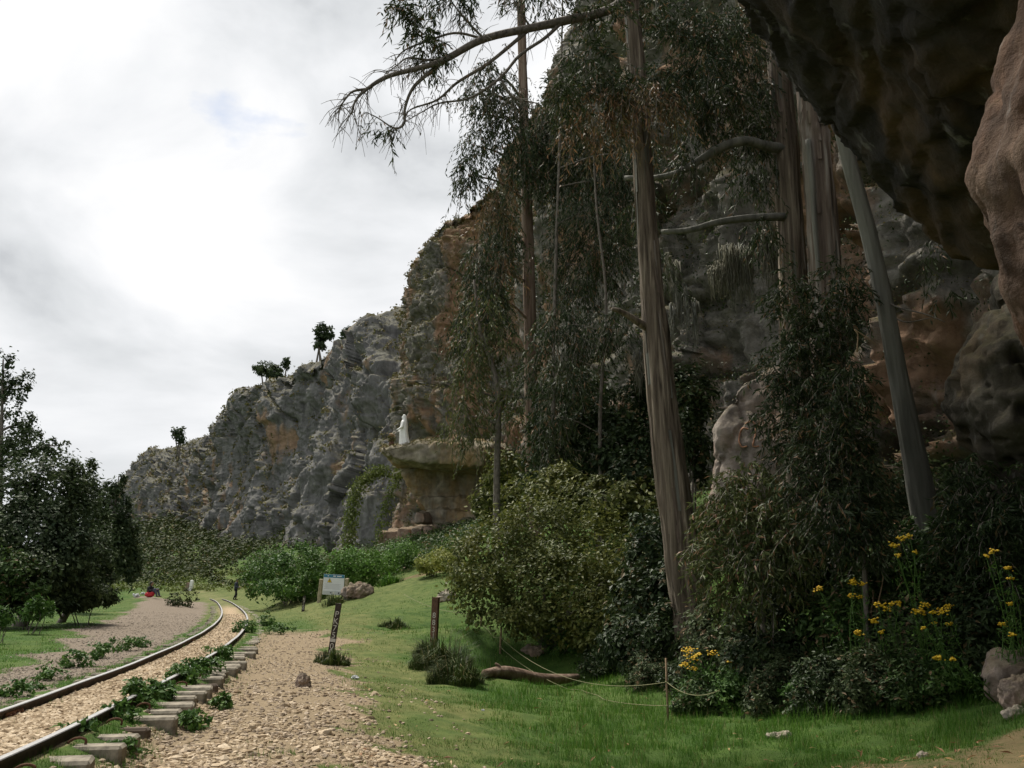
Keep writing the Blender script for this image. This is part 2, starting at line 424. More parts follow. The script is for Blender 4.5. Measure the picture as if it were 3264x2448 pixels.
M['stake'] = simple_mat('weathered stake wood', (0.13, 0.085, 0.05), (0.28, 0.20, 0.125), 12, 0.9, 0.2, 0, 0.3)
M['rope'] = simple_mat('yellow nylon rope', (0.14, 0.135, 0.06), (0.24, 0.23, 0.12), 30, 0.8)
M['cutwood'] = simple_mat('cut wood end', (0.20, 0.19, 0.17), (0.33, 0.31, 0.28), 14, 0.9)
M['sign_white'] = simple_mat('sign panel', (0.66, 0.68, 0.70), (0.78, 0.79, 0.80), 3, 0.5, 0.4, 0, 0)
M['sign_grey'] = simple_mat('sign footer', (0.46, 0.49, 0.48), (0.56, 0.58, 0.57), 3, 0.5, 0.4, 0, 0)
M['sign_blue'] = simple_mat('sign header blue', (0.03, 0.16, 0.26), (0.05, 0.22, 0.34), 3, 0.5, 0.4, 0, 0)
M['sign_yellow'] = simple_mat('sign warning yellow', (0.70, 0.50, 0.02), (0.78, 0.58, 0.04), 3, 0.5, 0.4, 0, 0)
M['ink'] = simple_mat('sign print', (0.05, 0.05, 0.05), (0.10, 0.10, 0.10), 3, 0.7, 0.2, 0, 0)
M['inkgrey'] = simple_mat('sign fine print', (0.40, 0.41, 0.42), (0.5, 0.5, 0.51), 3, 0.7, 0.2, 0, 0)
M['postconc'] = simple_mat('lichened concrete post', (0.24, 0.21, 0.13), (0.46, 0.40, 0.28), 8, 0.95, 0.1, 0, 0.4)
M['skin'] = simple_mat('skin', (0.22, 0.12, 0.08), (0.30, 0.17, 0.11), 3, 0.6)
M['hair'] = simple_mat('dark hair', (0.010, 0.008, 0.007), (0.02, 0.016, 0.013), 20, 0.6)
M['navy'] = simple_mat('blue grey jacket', (0.035, 0.042, 0.065), (0.07, 0.08, 0.115), 6, 0.9)
M['blackcloth'] = simple_mat('black cloth', (0.010, 0.010, 0.012), (0.024, 0.024, 0.028), 6, 0.9)
M['redcloth'] = simple_mat('red cloth', (0.36, 0.02, 0.03), (0.48, 0.04, 0.05), 6, 0.85)
M['greycloth'] = simple_mat('slate trousers', (0.05, 0.055, 0.085), (0.10, 0.105, 0.145), 6, 0.9)
M['shoe'] = simple_mat('brown shoe', (0.05, 0.03, 0.02), (0.10, 0.06, 0.04), 6, 0.7)
M['paper'] = simple_mat('white litter', (0.55, 0.56, 0.58), (0.75, 0.76, 0.78), 9, 0.7, 0.3, 0, 0)
M['flower'] = leaf_mat('yellow petals', (0.50, 0.33, 0.015), (0.74, 0.55, 0.04), 0.6, 0.25, (0.38, 0.24, 0.06), 0.12)
M['spray'] = simple_mat('orange spray paint', (0.30, 0.16, 0.10), (0.40, 0.22, 0.14), 20, 0.9, 0.1, 0, 0)

def stone_mat(name, a, b_, c_):
    m, nt, b = mat(name, 0.95, 0.1); q = NB(nt)
    g = q.n('ShaderNodeNewGeometry')
    c = q.ramp(g.outputs['Random Per Island'], [(0.0, a), (0.45, b_), (1.0, c_)])
    n = q.noise(q.coord(), 25, 4); c = q.mix(q.ramp(n, [(0.3, 0.4), (0.6, 0.0)]), c, q.mix(1.0, c, (0.6, 0.56, 0.5), 'MULTIPLY'))
    q.l(c, b.inputs['Base Color'])
    return m
M['ballast'] = stone_mat('tan ballast', (0.20, 0.145, 0.09), (0.39, 0.305, 0.205), (0.55, 0.455, 0.335))
M['ballast_dull'] = stone_mat('dull ballast', (0.14, 0.105, 0.075), (0.29, 0.23, 0.165), (0.45, 0.37, 0.28))
M['roadstone'] = stone_mat('road stones', (0.13, 0.11, 0.09), (0.25, 0.21, 0.17), (0.38, 0.33, 0.27))

# ------------------------------------------------------------------ terrain
K = 1.08
_ty = np.array([-20, -8, 0, 5.3, 7, 9, 11.8, 14.2, 16.3, 20.9, 27.4, 35.6, 43.6, 56, 64, 87]) * K
_tx = np.array([-2.0, -2.3, -2.75, -3.3, -3.55, -3.87, -4.4, -4.86, -5.25, -6.25, -7.75, -9.95, -12.4, -16.3, -18.7, -27]) * K
_tfit = np.polyfit(_ty / 50, _tx, 5)
def xc(y):
    y = np.asarray(y, float)
    return np.where(y > 90, np.polyval(_tfit, 90 / 50) - (y - 90) * 0.42, np.polyval(_tfit, np.clip(y, -25, 90) / 50))
def dxc(y): return (xc(np.asarray(y) + 0.05) - xc(np.asarray(y) - 0.05)) / 0.1
def side(x, y): return (x - xc(y)) / np.sqrt(1 + dxc(y) ** 2)

_cp = []
def gp(px, py, z): _cp.append(tuple(G(px, py, z)))
for a in [(330, 662, -.42), (433, 660, -.42), (400, 700, -.46), (470, 700, -.62), (560, 748, -.80), (400, 765, -.56), (300, 765, -.46),
          (535, 678, -.92), (668, 722, -.90), (500, 655, -.85), (600, 764, -.9), (720, 764, -.86), (850, 742, -.76),
          (940, 722, -.62), (1010, 700, -.42), (1000, 765, -.5), (900, 766, -.66), (780, 712, -.86), (0, 655, -.22), (60, 622, -.12),
          (100, 606, -.04), (235, 600, -.06), (303, 612, .06), (325, 598, .50), (262, 601, .02), (545, 645, -.6), (360, 622, .0), (440, 628, .02)]:
    gp(*a)
for a in [(410, 579, 46), (445, 571, 44), (480, 585, 36), (365, 590, 42), (290, 588, 52), (545, 615, 26), (150, 597, 62), (120, 600, 58)]: _cp.append(tuple(P(*a)))
_cp += [(5, 18, -.25), (8, 19, 0.9), (3.5, 23, 0.1), (6, 24, 1.7), (9, 26, 2.7), (10, 34, 5), (2, 30, 1.2), (5, 38, 4), (0, 44, 2.4), (-1, 52, 4.2), (-7, 57, 3.2),
        (-12, 62, 2.2), (-16, 72, 1.6), (-17, 90, 3.2), (-27, 100, 1.2), (-26, 130, 8.5), (-40, 125, 2.5), (-48, 170, 9), (-78, 225, 17), (-60, 140, 1.5),
        (-100, 220, 3.5), (-130, 260, 1.5), (-30, 55, .1), (-60, 60, 0), (-100, 100, 0), (-16, 22, -.1), (-40, 20, 0), (-40, -20, -.2), (0, 0, -.55), (1.5, 4, -.55),
        (0, -15, -.5), (-10, -10, -.3), (5, 3, -.25), (9, -10, .4), (8, 6, .1), (8, 12, .25), (5.6, 10.6, -.45), (6.6, 13, -.2), (5, 14, -.6), (5.2, 9.0, -.42), (-12, 5, -.25), (-45, 90, .6), (-22, 40, 0.0)]
_cp = np.array(_cp)
def _rbf():
    X = _cp[:, :2]; n = len(X)
    d = np.linalg.norm(X[:, None] - X[None], axis=2)
    A = -np.sqrt(d * d + 4.0) + np.eye(n) * 0.02
    B = np.zeros((n + 1, n + 1)); B[:n, :n] = A; B[:n, n] = 1; B[n, :n] = 1
    return np.linalg.solve(B, np.append(_cp[:, 2], 0))
_rw = _rbf()
def macro(x, y):
    out = np.full(x.shape, _rw[-1])
    for (cx, cyy, _), w in zip(_cp, _rw[:-1]):
        out += w * -np.sqrt((x - cx) ** 2 + (y - cyy) ** 2 + 4.0)
    far = sstep(150, 330, np.sqrt((x + 30) ** 2 + (y - 90) ** 2))
    return np.clip(out, -1.4, 20) * (1 - far)
def ground_z(x, y):
    x = np.atleast_1d(np.asarray(x, float)); y = np.atleast_1d(np.asarray(y, float))
    z = macro(x, y)
    p = np.stack([x, y, np.zeros_like(x)], 1)
    s = side(x, y)
    dist = np.hypot(x, y)
    z += (fbm(p * 0.45, 3) * 0.07 + fbm(p * 1.7, 3) * 0.028) * sstep(0.8, 3.5, np.abs(s)) + fbm(p * 0.06, 3) * 0.6 * sstep(60, 130, dist)
    low = 1 - sstep(13, 27, y)
    prof = np.where(s > 0, -0.09 - (0.06 + 0.15 * low) * sstep(0.42, 1.15, s), -0.09 - 0.10 * sstep(0.45, 1.1, -s))
    w = sstep(2.2, 4.2, np.abs(s)) if True else 0
    wl_ = np.where(s > 0, sstep(1.3, 3.6, s), sstep(1.4, 5.0, -s))
    wl_ = np.maximum(wl_, sstep(75, 105, y))
    return prof * (1 - wl_) + z * wl_
def gz(x, y): return float(ground_z(x, y)[0])

def hit(px, py):
    r = ray(px, py); y = np.concatenate([np.arange(3.5, 40, .05), np.arange(40, 140, .25)])
    x = r[0] / r[1] * y; z = CZ + r[2] / r[1] * y; g = ground_z(x, y)
    k = np.argmax(z <= g) if (z <= g).any() else len(y) - 1
    return np.array([x[k], y[k], g[k]])

def masks(x, y):
    p = np.stack([x, y, np.zeros_like(x)], 1)
    s = side(x, y); n1 = fbm(p * 0.5, 4); n2 = fbm(p * 2.1 + 5, 3)
    low = 1 - sstep(20, 34, y)
    bal = (np.abs(s) < 0.47).astype(float) * (1 - sstep(48, 66, y) * 0.8)
    right = sstep(0.6, 1.0, s) * (1 - sstep(2.2, 3.3, s + n1 * 0.9 + n2 * 0.35)) * low
    left_far = 2.6 + 1.6 * sstep(14, 30, y) + np.clip(y - 30, 0, 60) * 0.03
    road = sstep(0.9, 1.5, -s + n2 * 0.3) * (1 - sstep(left_far - 0.6, left_far + 0.5, -s + n1 * 0.6)) * (1 - sstep(70, 95, y))
    worn = np.clip(sstep(2.0, 2.8, s) * (1 - sstep(2.8, 5.6, s + n1 * 1.3 + n2 * .5)), 0, 1)
    worn = np.maximum(worn, sstep(24, 44, y) * (1 - sstep(3, 11, np.abs(s - 2) + n1 * 2.5 + n2)) * 0.75 * (1 - sstep(95, 115, y)))
    g = np.array([4.6, 8.3]); dirt = 0.64 * (1 - sstep(0.9, 2.8, np.hypot((x - 5.2) / 1.6, y - 9.0) + n1 * 0.8 + n2 * 0.4))
    pc = [P(410, 577, 46), P(440, 570, 44)]
    dd = np.min([np.hypot(x - c[0], y - c[1]) for c in pc], axis=0)
    dirt = np.maximum(dirt, (1 - sstep(0.6, 1.6, dd + n1 * 0.5)))
    return bal, right, road, worn, dirt

def build_ground():
    n = 440
    t = np.linspace(-1, 1, n); k = 6.2
    xs = -2.5 + 700 / math.sinh(k) * np.sinh(k * t)
    ys = 13 + 1600 / math.sinh(7.0) * np.sinh(7.0 * t)
    ys = np.where(ys < -60, -60 + (ys + 60) * 0.3, ys)
    X, Y = np.meshgrid(xs, ys, indexing='ij')
    x, y = X.ravel(), Y.ravel()
    z = ground_z(x, y)
    me = fast_mesh('ground', np.stack([x, y, z], 1), grid_faces(n, n), smooth=True)
    for nm, val in zip(('ballast', 'shoulder', 'road', 'worn', 'dirt'), masks(x, y)):
        a = me.attributes.new(nm, 'FLOAT', 'POINT'); a.data.foreach_set('value', val.astype(np.float32))
    m, nt, b = mat('ground cover', 0.95, 0.1); q = NB(nt)
    v = q.coord()
    na, nb_, nc = q.noise(v, 0.5, 5), q.noise(v, 3.0, 6, 0.65), q.noise(v, 38, 5, 0.7)
    gr = q.ramp(nb_, [(0.3, (0.022, 0.058, 0.010)), (0.5, (0.044, 0.095, 0.017)), (0.72, (0.082, 0.14, 0.026))])
    gr = q.mix(q.ramp(na, [(0.4, 0.0), (0.7, 0.6)]), gr, (0.095, 0.135, 0.034))
    gr = q.mix(q.ramp(nc, [(0.35, 0.55), (0.6, 0.0)]), gr, (0.03, 0.04, 0.012))
    def at(nm):
        a = q.n('ShaderNodeAttribute', attribute_name=nm); return a.outputs['Fac']
    wornc = q.ramp(nb_, [(0.3, (0.10, 0.105, 0.035)), (0.7, (0.22, 0.19, 0.085))])
    soil = q.ramp(nb_, [(0.3, (0.075, 0.066, 0.030)), (0.7, (0.165, 0.125, 0.066))])
    bal = q.ramp(nc, [(0.3, (0.14, 0.10, 0.06)), (0.5, (0.36, 0.27, 0.175)), (0.7, (0.50, 0.40, 0.28))])
    sh = q.ramp(nc, [(0.3, (0.12, 0.092, 0.06)), (0.55, (0.24, 0.185, 0.118)), (0.75, (0.38, 0.305, 0.20))])
    rd = q.ramp(nc, [(0.3, (0.10, 0.08, 0.06)), (0.55, (0.19, 0.155, 0.12)), (0.75, (0.28, 0.235, 0.185))])
    def edge(nm):
        lo, hi = (0.1, 1.0) if nm == 'worn' else (0.35, 0.6)
        return q.ramp(q.math('ADD', at(nm), q.math('MULTIPLY', q.math('SUBTRACT', nb_, 0.5), 0.7)), [(lo, 0.0), (hi, 1.0)])
    c = q.mix(q.math('MULTIPLY', edge('worn'), 0.5), gr, wornc)
    c = q.mix(edge('dirt'), c, soil); c = q.mix(edge('road'), c, rd); c = q.mix(edge('shoulder'), c, sh); c = q.mix(at('ballast'), c, bal)
    q.l(c, b.inputs['Base Color']); q.bump(nc, 0.5, 0.03, b)
    structure(obj('ground', me, m))
build_ground()

# ------------------------------------------------------------------ cliffs
def brick(a, z, lw, lh, seed, tx, tz):
    i = np.floor(z / lh).astype(np.int64); f = z / lh - i; pi = _perm[(i + seed * 29) & 255]
    w = lw * (.55 + pi / 256.0 * .9)
    u = a / w + _perm[pi + seed] / 25.6; j = np.floor(u).astype(np.int64); g = u - j
    h = _perm[(pi + (j & 255) * 7) & 255]; h2 = _perm[h + 91]; h3 = _perm[h + 173]
    return (h / 256.0 - .5) * 1.2 + (h2 / 256.0 - .5) * (g - .5) * tx * 1.6 + (h3 / 256.0 - .35) * (f - .5) * tz * 1.6
def loft_cliff(name, stations, nu, nv, m, seed, lump, block, fine, cap=(14, 8, 3), bscale=1.0):
    """stations: base (x,y,z) and top (x,y,z); wall between, then a cap running back over the plateau"""
    S = spline(np.array(stations, float), nu)
    B, T = S[:, :3], S[:, 3:]
    nw = int(nv * 0.86); ncap = nv - nw
    rows = []
    for j in range(nw):
        v = j / (nw - 1)
        vv = v
        bulge = 1 - (1 - v) ** 1.15
        rows.append(np.stack([B[:, 0] + (T[:, 0] - B[:, 0]) * (v ** 1.4), B[:, 1] + (T[:, 1] - B[:, 1]) * (v ** 1.4), B[:, 2] + (T[:, 2] - B[:, 2]) * bulge], 1))
    for j in range(1, ncap + 1):
        v = j / ncap
        rows.append(T + np.array([cap[0] * v, cap[1] * v, cap[2] * math.sin(v * 1.6) + 0.0]))
    W = np.stack(rows, 1)                                     # nu, nv, 3
    du = np.gradient(W, axis=0); dv = np.gradient(W, axis=1)
    N = np.cross(du, dv); N /= np.linalg.norm(N, axis=2)[..., None] + 1e-9
    cen = W.mean(axis=(0, 1))
    ref = np.array([-1.0, -0.4, 0.2])
    if (N.reshape(-1, 3) @ ref).mean() < 0: N = -N
    p = W.reshape(-1, 3); n = N.reshape(-1, 3)
    q = p + seed
    warp = np.stack([fbm(q * 0.07, 3), fbm(q * 0.07 + 31, 3), fbm(q * 0.07 + 67, 3)], 1)
    d = lump * fbm(q * 0.055, 4, 0.55)
    along = np.cumsum(np.r_[0, np.linalg.norm(np.diff(B[:, :2], axis=0), axis=1)])
    al = np.repeat(along, nv)
    zz = p[:, 2] + warp[:, 1] * 2.4 + al * .045; aw = al + warp[:, 0] * 3.2
    aj = aw + .5 * fbm(q * .5, 3) + 1.2 * pnoise(q * .2 + 3); zj = zz + .35 * fbm(q * .45 + 9, 3) + .8 * pnoise(q * .17)
    S_ = bscale
    patch = sstep(-.35, .25, fbm(q * .045 + 50, 3))               # broken zones and sheer zones
    d += block * 1.25 * brick(aj, zj, 9.0 * S_, 6.2 * S_, 1, .9, 1.1) * (.45 + .55 * patch)
    d += block * .62 * brick(aj + 1.7 * pnoise(q * .35), zj * 1.03 + .4 * pnoise(q * .4), 3.4 * S_, 1.9 * S_, 5, .9, .9) * (.25 + .75 * patch)
    d += block * .20 * brick(aj + .6 * pnoise(q * .9), zj + .3 * pnoise(q * .8), 1.2 * S_, .62 * S_, 9, .8, .8) * (.3 + .7 * patch)
    crack = np.abs(pnoise(np.stack([aw * .11 / S_, zz * .018, zz * 0 + seed], 1)))
    d -= block * 1.1 * np.exp(-(crack / .035) ** 2)
    bed = np.abs(pnoise(np.stack([aw * .012, zj * .17 / S_, zz * 0 + seed + 4], 1)))
    d -= block * .7 * np.exp(-(bed / .05) ** 2)
    d += fine * .5 * ridged(np.stack([q[:, 0] * 0.4, q[:, 1] * 0.4, q[:, 2] * 0.09], 1), 3, 0.5)
    d += fine * .22 * ridged(q * np.array([.9, .9, 1.3]), 4, 0.55) + fine * 0.25 * fbm(q * 2.2, 3)
    d -= d.mean()
    capf = np.tile(np.r_[np.ones(nw), np.linspace(0.8, 0.25, ncap)], nu)
    p = p + n * (d * capf)[:, None]
    fc = grid_faces(nu, nv)
    e1 = p[fc[:, 1]] - p[fc[:, 0]]; e2 = p[fc[:, 3]] - p[fc[:, 0]]
    nn = np.cross(e1, e2)
    if (nn @ ref).mean() < 0: fc = fc[:, ::-1]
    me = fast_mesh(name, p, fc, smooth=True)
    o = structure(obj(name, me, m))
    return o, p, fc
def top(px, py, z): return tuple(G(px, py, z))
def st(b, t): return tuple(b[:2]) + (b[2] - 3.0,) + tuple(t)
far_st = [st((-70, 330, 22), (-50, 330, 34)),
          st(P(112, 520, 285), P(134, 505, 292)),
          st(P(126, 516, 252), top(150, 462, 36)), st(P(160, 524, 225), top(178, 450, 36)), st(P(200, 535, 195), top(203, 441, 35)),
          st(P(232, 541, 168), top(230, 410, 35)), st(P(262, 541, 147), top(250, 394, 34.5)), st(P(290, 543, 132), top(285, 378, 34)),
          st(P(318, 548, 118), top(312, 357, 34)), st(P(350, 551, 106), top(352, 344, 34)), st(P(385, 551, 96), top(380, 324, 34)),
          st(P(425, 545, 93), top(415, 318, 35)), st(P(470, 520, 95), top(460, 300, 37))]
CL, clp, clf = loft_cliff('cliff', far_st, 700, 230, M['cliff'], 5.0, 2.8, 1.25, 0.6, cap=(22, 12, 5), bscale=1.25)
near_st = [st((6, 112, 5), (9, 114, 33)), st((-5, 105, 5), (-3, 109, 33)), st(P(404, 540, 88), top(413, 280, 33)), st(P(418, 545, 78), top(426, 243, 33)),
           st((-5.2, 73, 3.5), top(448, 217, 33.5)), st((-2.6, 68.5, 4), top(480, 190, 34)), st((0.2, 62, 4.2), top(520, 150, 34)), st((1.2, 51, 4), top(556, 80, 35)),
           st((4.4, 41, 3.8), top(598, -25, 35)), st((7.8, 33, 3.8), (9, 35.5, 36)), st((11.2, 26, 3.2), (12.5, 27, 36)), st((12.6, 18, 2), (14, 18, 36)),
           st((12.2, 8, 1), (14, 8, 36)), st((12.5, -10, 1), (15, -10, 36))]
NC, ncp, ncf = loft_cliff('cliff_face', near_st, 560, 330, M['cliff_near'], 23.0, 1.8, 0.95, 0.75, cap=(20, 6, 4), bscale=0.7)

# ------------------------------------------------------------------ rocks by voxel union + displacement
def rock_data(parts, voxel, disp, smooth=3):
    V, T, N = remeshed(parts, voxel, smooth)
    return V + N * disp(V, N)[:, None], T
def ell(c, r): return ellipsoid_data(c, r, 20, 13)
def hull_part(pts):
    bm = bmesh.new()
    for p in pts: bm.verts.new(tuple(float(a) for a in p))
    r = bmesh.ops.convex_hull(bm, input=bm.verts)
    bm.verts.index_update()
    v = np.array([x.co[:] for x in bm.verts]); bmesh.ops.triangulate(bm, faces=bm.faces[:])
    f = np.array([[x.index for x in fa.verts] for fa in bm.faces])
    bm.free()
    return v, np.concatenate([f, f[:, -1:]], 1)
def tri_mesh(name, V, T, smooth=True): return fast_mesh(name, V, T, smooth)

# overhang that the camera stands beside
lip = [P(728, -12, 9.6), P(745, 20, 10.2), P(765, 52, 10.8), P(790, 96, 11.2), P(828, 132, 11.4), P(862, 166, 11.4), P(902, 206, 11.2), P(938, 238, 10.8), P(985, 262, 10.2)]
over_a = [tuple(p) for p in lip] + [(2.2, 5.0, 6.4), (2.0, -5, 6.6), (9, -5, 4.4), (9.5, 4, 4.0), (8.5, 9, 3.6)]
over_a += [(p[0] + 0.5, p[1] + 0.9, p[2] + 4.5) for p in lip] + [(1.6, 5, 11), (1.5, -5, 11), (13, -5, 13), (14, 9, 13), (12, 13, 10)]
wall_b = hull_part([(7.4, -6, -2), (7.2, 4, -2), (8.5, 9, -2), (7.6, -6, 8), (7.6, 4, 8), (8.6, 9, 7), (15, -6, -2), (15, 9, -2), (15, -6, 8), (15, 10, 8)])
def roof_disp(V, N):
    f1, f2, cid = worley(np.stack([V[:, 0] * 0.42, V[:, 1] * 0.42, V[:, 2] * 1.2], 1) + fbm(V * 0.4, 2)[:, None] * 0.5)
    lay = V[:, 2] * 2.6 + V[:, 0] * .5 + 1.1 * fbm(V * .45, 3); fr = lay - np.floor(lay)
    return 0.17 * fbm(V * 0.5, 4) + .11 * sstep(0, .25, fr) * (1 - fr) + 0.06 * (cid - 0.5) - .10 * np.exp(-(np.abs(pnoise(V * np.array([.5, .5, .9]))) / .03) ** 2) + 0.045 * ridged(V * np.array([1.2, 1.2, 5.0]), 4) + .02 * fbm(V * 6, 3) - 0.1
V, T = rock_data([hull_part(over_a), wall_b], 0.085, roof_disp, 5)
OV = thing('rock_overhang', 'dark brown rock overhang jutting out above the shrubs and leaning trunk', 'rock', (9, 2, 0))
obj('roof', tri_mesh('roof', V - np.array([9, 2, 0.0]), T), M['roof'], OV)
lobe_parts = [capsule_data((4.25, 5.2, 6.2), 1.12, (3.72, 5.0, 4.4), 0.96), capsule_data((3.72, 5.0, 4.4), 0.96, (3.28, 5.0, 3.3), 0.86),
              capsule_data((3.28, 5.0, 3.3), 0.86, (3.12, 5.0, 2.75), 0.70), capsule_data((3.12, 5.0, 2.75), 0.70, (3.2, 5.05, 2.35), 0.46), capsule_data((3.2, 5.05, 2.35), 0.46, (3.7, 5.2, 2.0), 0.36), capsule_data((3.7, 5.2, 2.0), 0.36, (5.2, 5.3, 1.6), 0.6)]
def lobe_disp(V, N): return 0.10 * fbm(V * np.array([1.1, 1.1, 0.5]), 4) + 0.045 * ridged(V * np.array([2.5, 2.5, 0.7]), 4) - 0.03 + 0.016 * fbm(V * 7, 3) - .05 * np.exp(-(np.abs(pnoise(V * np.array([1.2, 1.2, .45]) + 3)) / .03) ** 2)
V, T = rock_data(lobe_parts, 0.045, lobe_disp, 8)
V = V + np.array([0.30, 0.0, 0.10])
lo = obj('rock_lobe', tri_mesh('rock_lobe', V - np.array([9, 2, 0.0]), T), M['lobe'], OV)
lo['label'] = 'smooth orange rock lobe hanging from the overhang'

def pit_disp(V, N):
    f1, f2, c = worley(V * 3.4 + fbm(V * 2, 2)[:, None] * 0.35)
    g1, g2, c2 = worley(V * 7.5)
    pits = np.where(c > 0.45, sstep(0.42, 0.12, f1), 0) * 0.26 + np.where(c2 > 0.4, sstep(0.42, 0.1, g1), 0) * 0.08
    return 0.22 * fbm(V * 0.8, 4) + 0.05 * fbm(V * 4, 3) - pits
bc = np.array([5.35, 9.6, 0.0])
V, T = rock_data([ell((5.35, 9.6, 2.95), (1.28, 1.2, 1.2)), ell((5.75, 9.8, 1.9), (1.35, 1.2, 1.3)), ell((6.8, 9.8, 1.2), (1.7, 1.3, 1.9)), ell((5.9, 9.9, 4.0), (0.9, 1.0, 0.9))], 0.05, pit_disp, 6)
V = np.array([0, 0, CZ]) + (V + np.array([0.62, 0.5, -CZ])) * 1.55
bc = np.array([9.2, 15.6, gz(9.2, 15.6)])
bo = tag(obj('pitted_boulder', tri_mesh('pitted_boulder', V - bc, T), M['pitted'], loc=bc), 'pitted honeycombed grey brown boulder under the orange rock lobe', 'boulder')

# boulder with spray paint
c0 = P(752, 436, 24.5)
def b_disp(V, N):
    f1, f2, c = worley(np.stack([V[:, 0] * 0.55, V[:, 1] * 0.5, V[:, 2] * 0.75], 1))
    g1, g2, _ = worley(V * 2.4)
    return 0.22 * fbm(V * 0.6, 4) + 0.04 * fbm(V * 3.2, 3) - 0.16 * np.exp(-(f2 - f1) * 16) - 0.07 * sstep(0.3, 0.1, g1)
bz = gz(c0[0], c0[1])
V, T = rock_data([hull_part([P(709, 470, 24.2), P(716, 430, 24.0), P(734, 390, 24.3), P(772, 368, 24.6), P(800, 372, 24.8), P(812, 470, 24), P(712, 520, 24), P(812, 520, 24),
                             P(722, 470, 27), P(760, 380, 27), P(800, 385, 27), P(812, 520, 27), P(710, 520, 27), P(750, 440, 23.5), P(790, 440, 23.4), P(760, 500, 23.2)])], 0.07, b_disp, 6)
GB = thing('graffiti_boulder', 'big tan boulder with orange spray paint behind the leafy saplings', 'boulder', (c0[0], c0[1], bz))
gb = obj('stone', tri_mesh('stone', V - np.array([c0[0], c0[1], bz]), T), M['boulder'], GB)
bvh = BVHTree.FromPolygons([tuple(v) for v in V], [tuple(int(i) for i in t) for t in T])
def spray(strokes, w):
    VV, FF, o = [], [], 0
    for s_ in strokes:
        c = spline(np.array(s_, float), 14); row = []
        for k, (a, b_) in enumerate(c):
            r = Vector(ray(a, b_)).normalized()
            h = bvh.ray_cast(Vector((0, 0, CZ)), r)
            if h[0] is None: continue
            row.append(np.array(h[0] - r * 0.02))
        if len(row) < 2: continue
        v, f = sweep(row, np.full(len(row), w), 4, False); VV.append(v); FF.append(f + o); o += len(v)
    return np.concatenate(VV), np.concatenate(FF)
v, f = spray([[(748, 429), (743, 428), (740, 433), (739, 441), (742, 447), (747, 446)], [(756, 427), (755, 436), (753, 446), (759, 446)], [(745, 424), (751, 421), (755, 424)]], 0.02)
obj('spray_paint', fast_mesh('spray_paint', v - np.array([c0[0], c0[1], bz]), f), M['spray'], GB)

# statue ledge
def ledge():
    D = 60.0
    org = np.array([-4.0, D, gz(-4.0, D)])
    def pr(pts, d0, d1, sh=0.0):
        a = [P(x, y, d0) for x, y in pts]; b = [P(x, y - 1.5, d1) + np.array([sh, 0, 0]) for x, y in pts]
        return hull_part(a + b)
    slab = hull_part([P(x, y, 56.5) for x, y in [(378, 447), (383, 456), (402, 461), (440, 464), (482, 466), (490, 447), (440, 444), (415, 444)]] + [P(x, y, 59.5) for x, y in [(381, 448), (400, 466), (440, 470), (485, 474)]] + [P(x, y, 66) + np.array([3, 0, 0]) for x, y in [(392, 444), (402, 468), (440, 474), (485, 478), (495, 450), (440, 440)]])
    neck = pr([(398, 466), (408, 484), (414, 497), (480, 512), (498, 480), (470, 466)], 60.4, 68, 3)
    neck2 = pr([(416, 497), (424, 509), (480, 521), (492, 508), (470, 498)], 60.0, 68, 3)
    blk = pr([(422, 510), (423, 521), (446, 527), (476, 532), (484, 518), (470, 512), (446, 508)], 59.4, 68, 3)
    def disp(V, N):
        f1, f2, c = worley(np.stack([V[:, 0] * 0.5, V[:, 1] * 0.5, V[:, 2] * 0.8], 1))
        edge_ = sstep(0.0, 0.5, N[:, 2])
        return 0.22 * fbm(V * 0.5, 4) + 0.07 * ridged(V * np.array([0.9, 0.9, 2.6]), 4) - 0.12 * np.exp(-(f2 - f1) * 14) + 0.1 * edge_ * fbm(V * 3, 2)
    L = thing('rock_ledge', 'tan rock ledge jutting from the cliff and carrying the white statue', 'rock', org)
    tops = []
    for nm, part, vx in (('ledge_top', slab, 0.11), ('ledge_neck', neck, 0.12), ('ledge_neck', neck2, 0.12), ('ledge_block', blk, 0.11)):
        V, T = rock_data([part], vx, disp, 5)
        obj(nm, tri_mesh(nm, V - org, T), M['ledge'], L)
        if nm == 'ledge_top': tops = (V, T)
    for pts in ([(437, 529), (431, 566), 0.42], [(449, 530), (444, 566), 0.5], [(466, 530), (464, 566), 0.8]):
        a, b_ = P(*pts[0], 58.6), P(*pts[1], 58.2)
        V, T = rock_data([capsule_data(a, pts[2], b_, pts[2] * 1.15, 12)], 0.1, lambda V, N: 0.16 * fbm(V * 0.7, 4), 3)
        obj('pillar', tri_mesh('pillar', V - org, T), M['cliff_near'], L)
    # masonry-like blocks of the wall under the beak
    for k, (x0, x1, y0, y1, d) in enumerate([(415, 424, 511, 524, 58.3), (410, 422, 527, 540, 59), (396, 410, 528, 545, 60), (378, 397, 530, 556, 61), (405, 425, 538, 562, 59.5), (424, 432, 527, 545, 58.6)]):
        V, T = rock_data([pr([(x0, y0), (x1, y0 + 1), (x1 + 1, y1), (x0 - 1, y1)], d, d + 5, 1.5)], 0.12, lambda V, N: 0.15 * fbm(V * 0.8 + k, 4), 4)
        obj('wall_block', tri_mesh('wall_block', V - org, T), M['boulder'], L)
    return tops
LT = ledge()
ledge_bvh = BVHTree.FromPolygons([tuple(v) for v in LT[0]], [tuple(int(i) for i in t) for t in LT[1]])
def ledge_z(x, y):
    h = ledge_bvh.ray_cast(Vector((x, y, 30)), Vector((0, 0, -1)))
    return h[0].z if h[0] is not None else 10.0

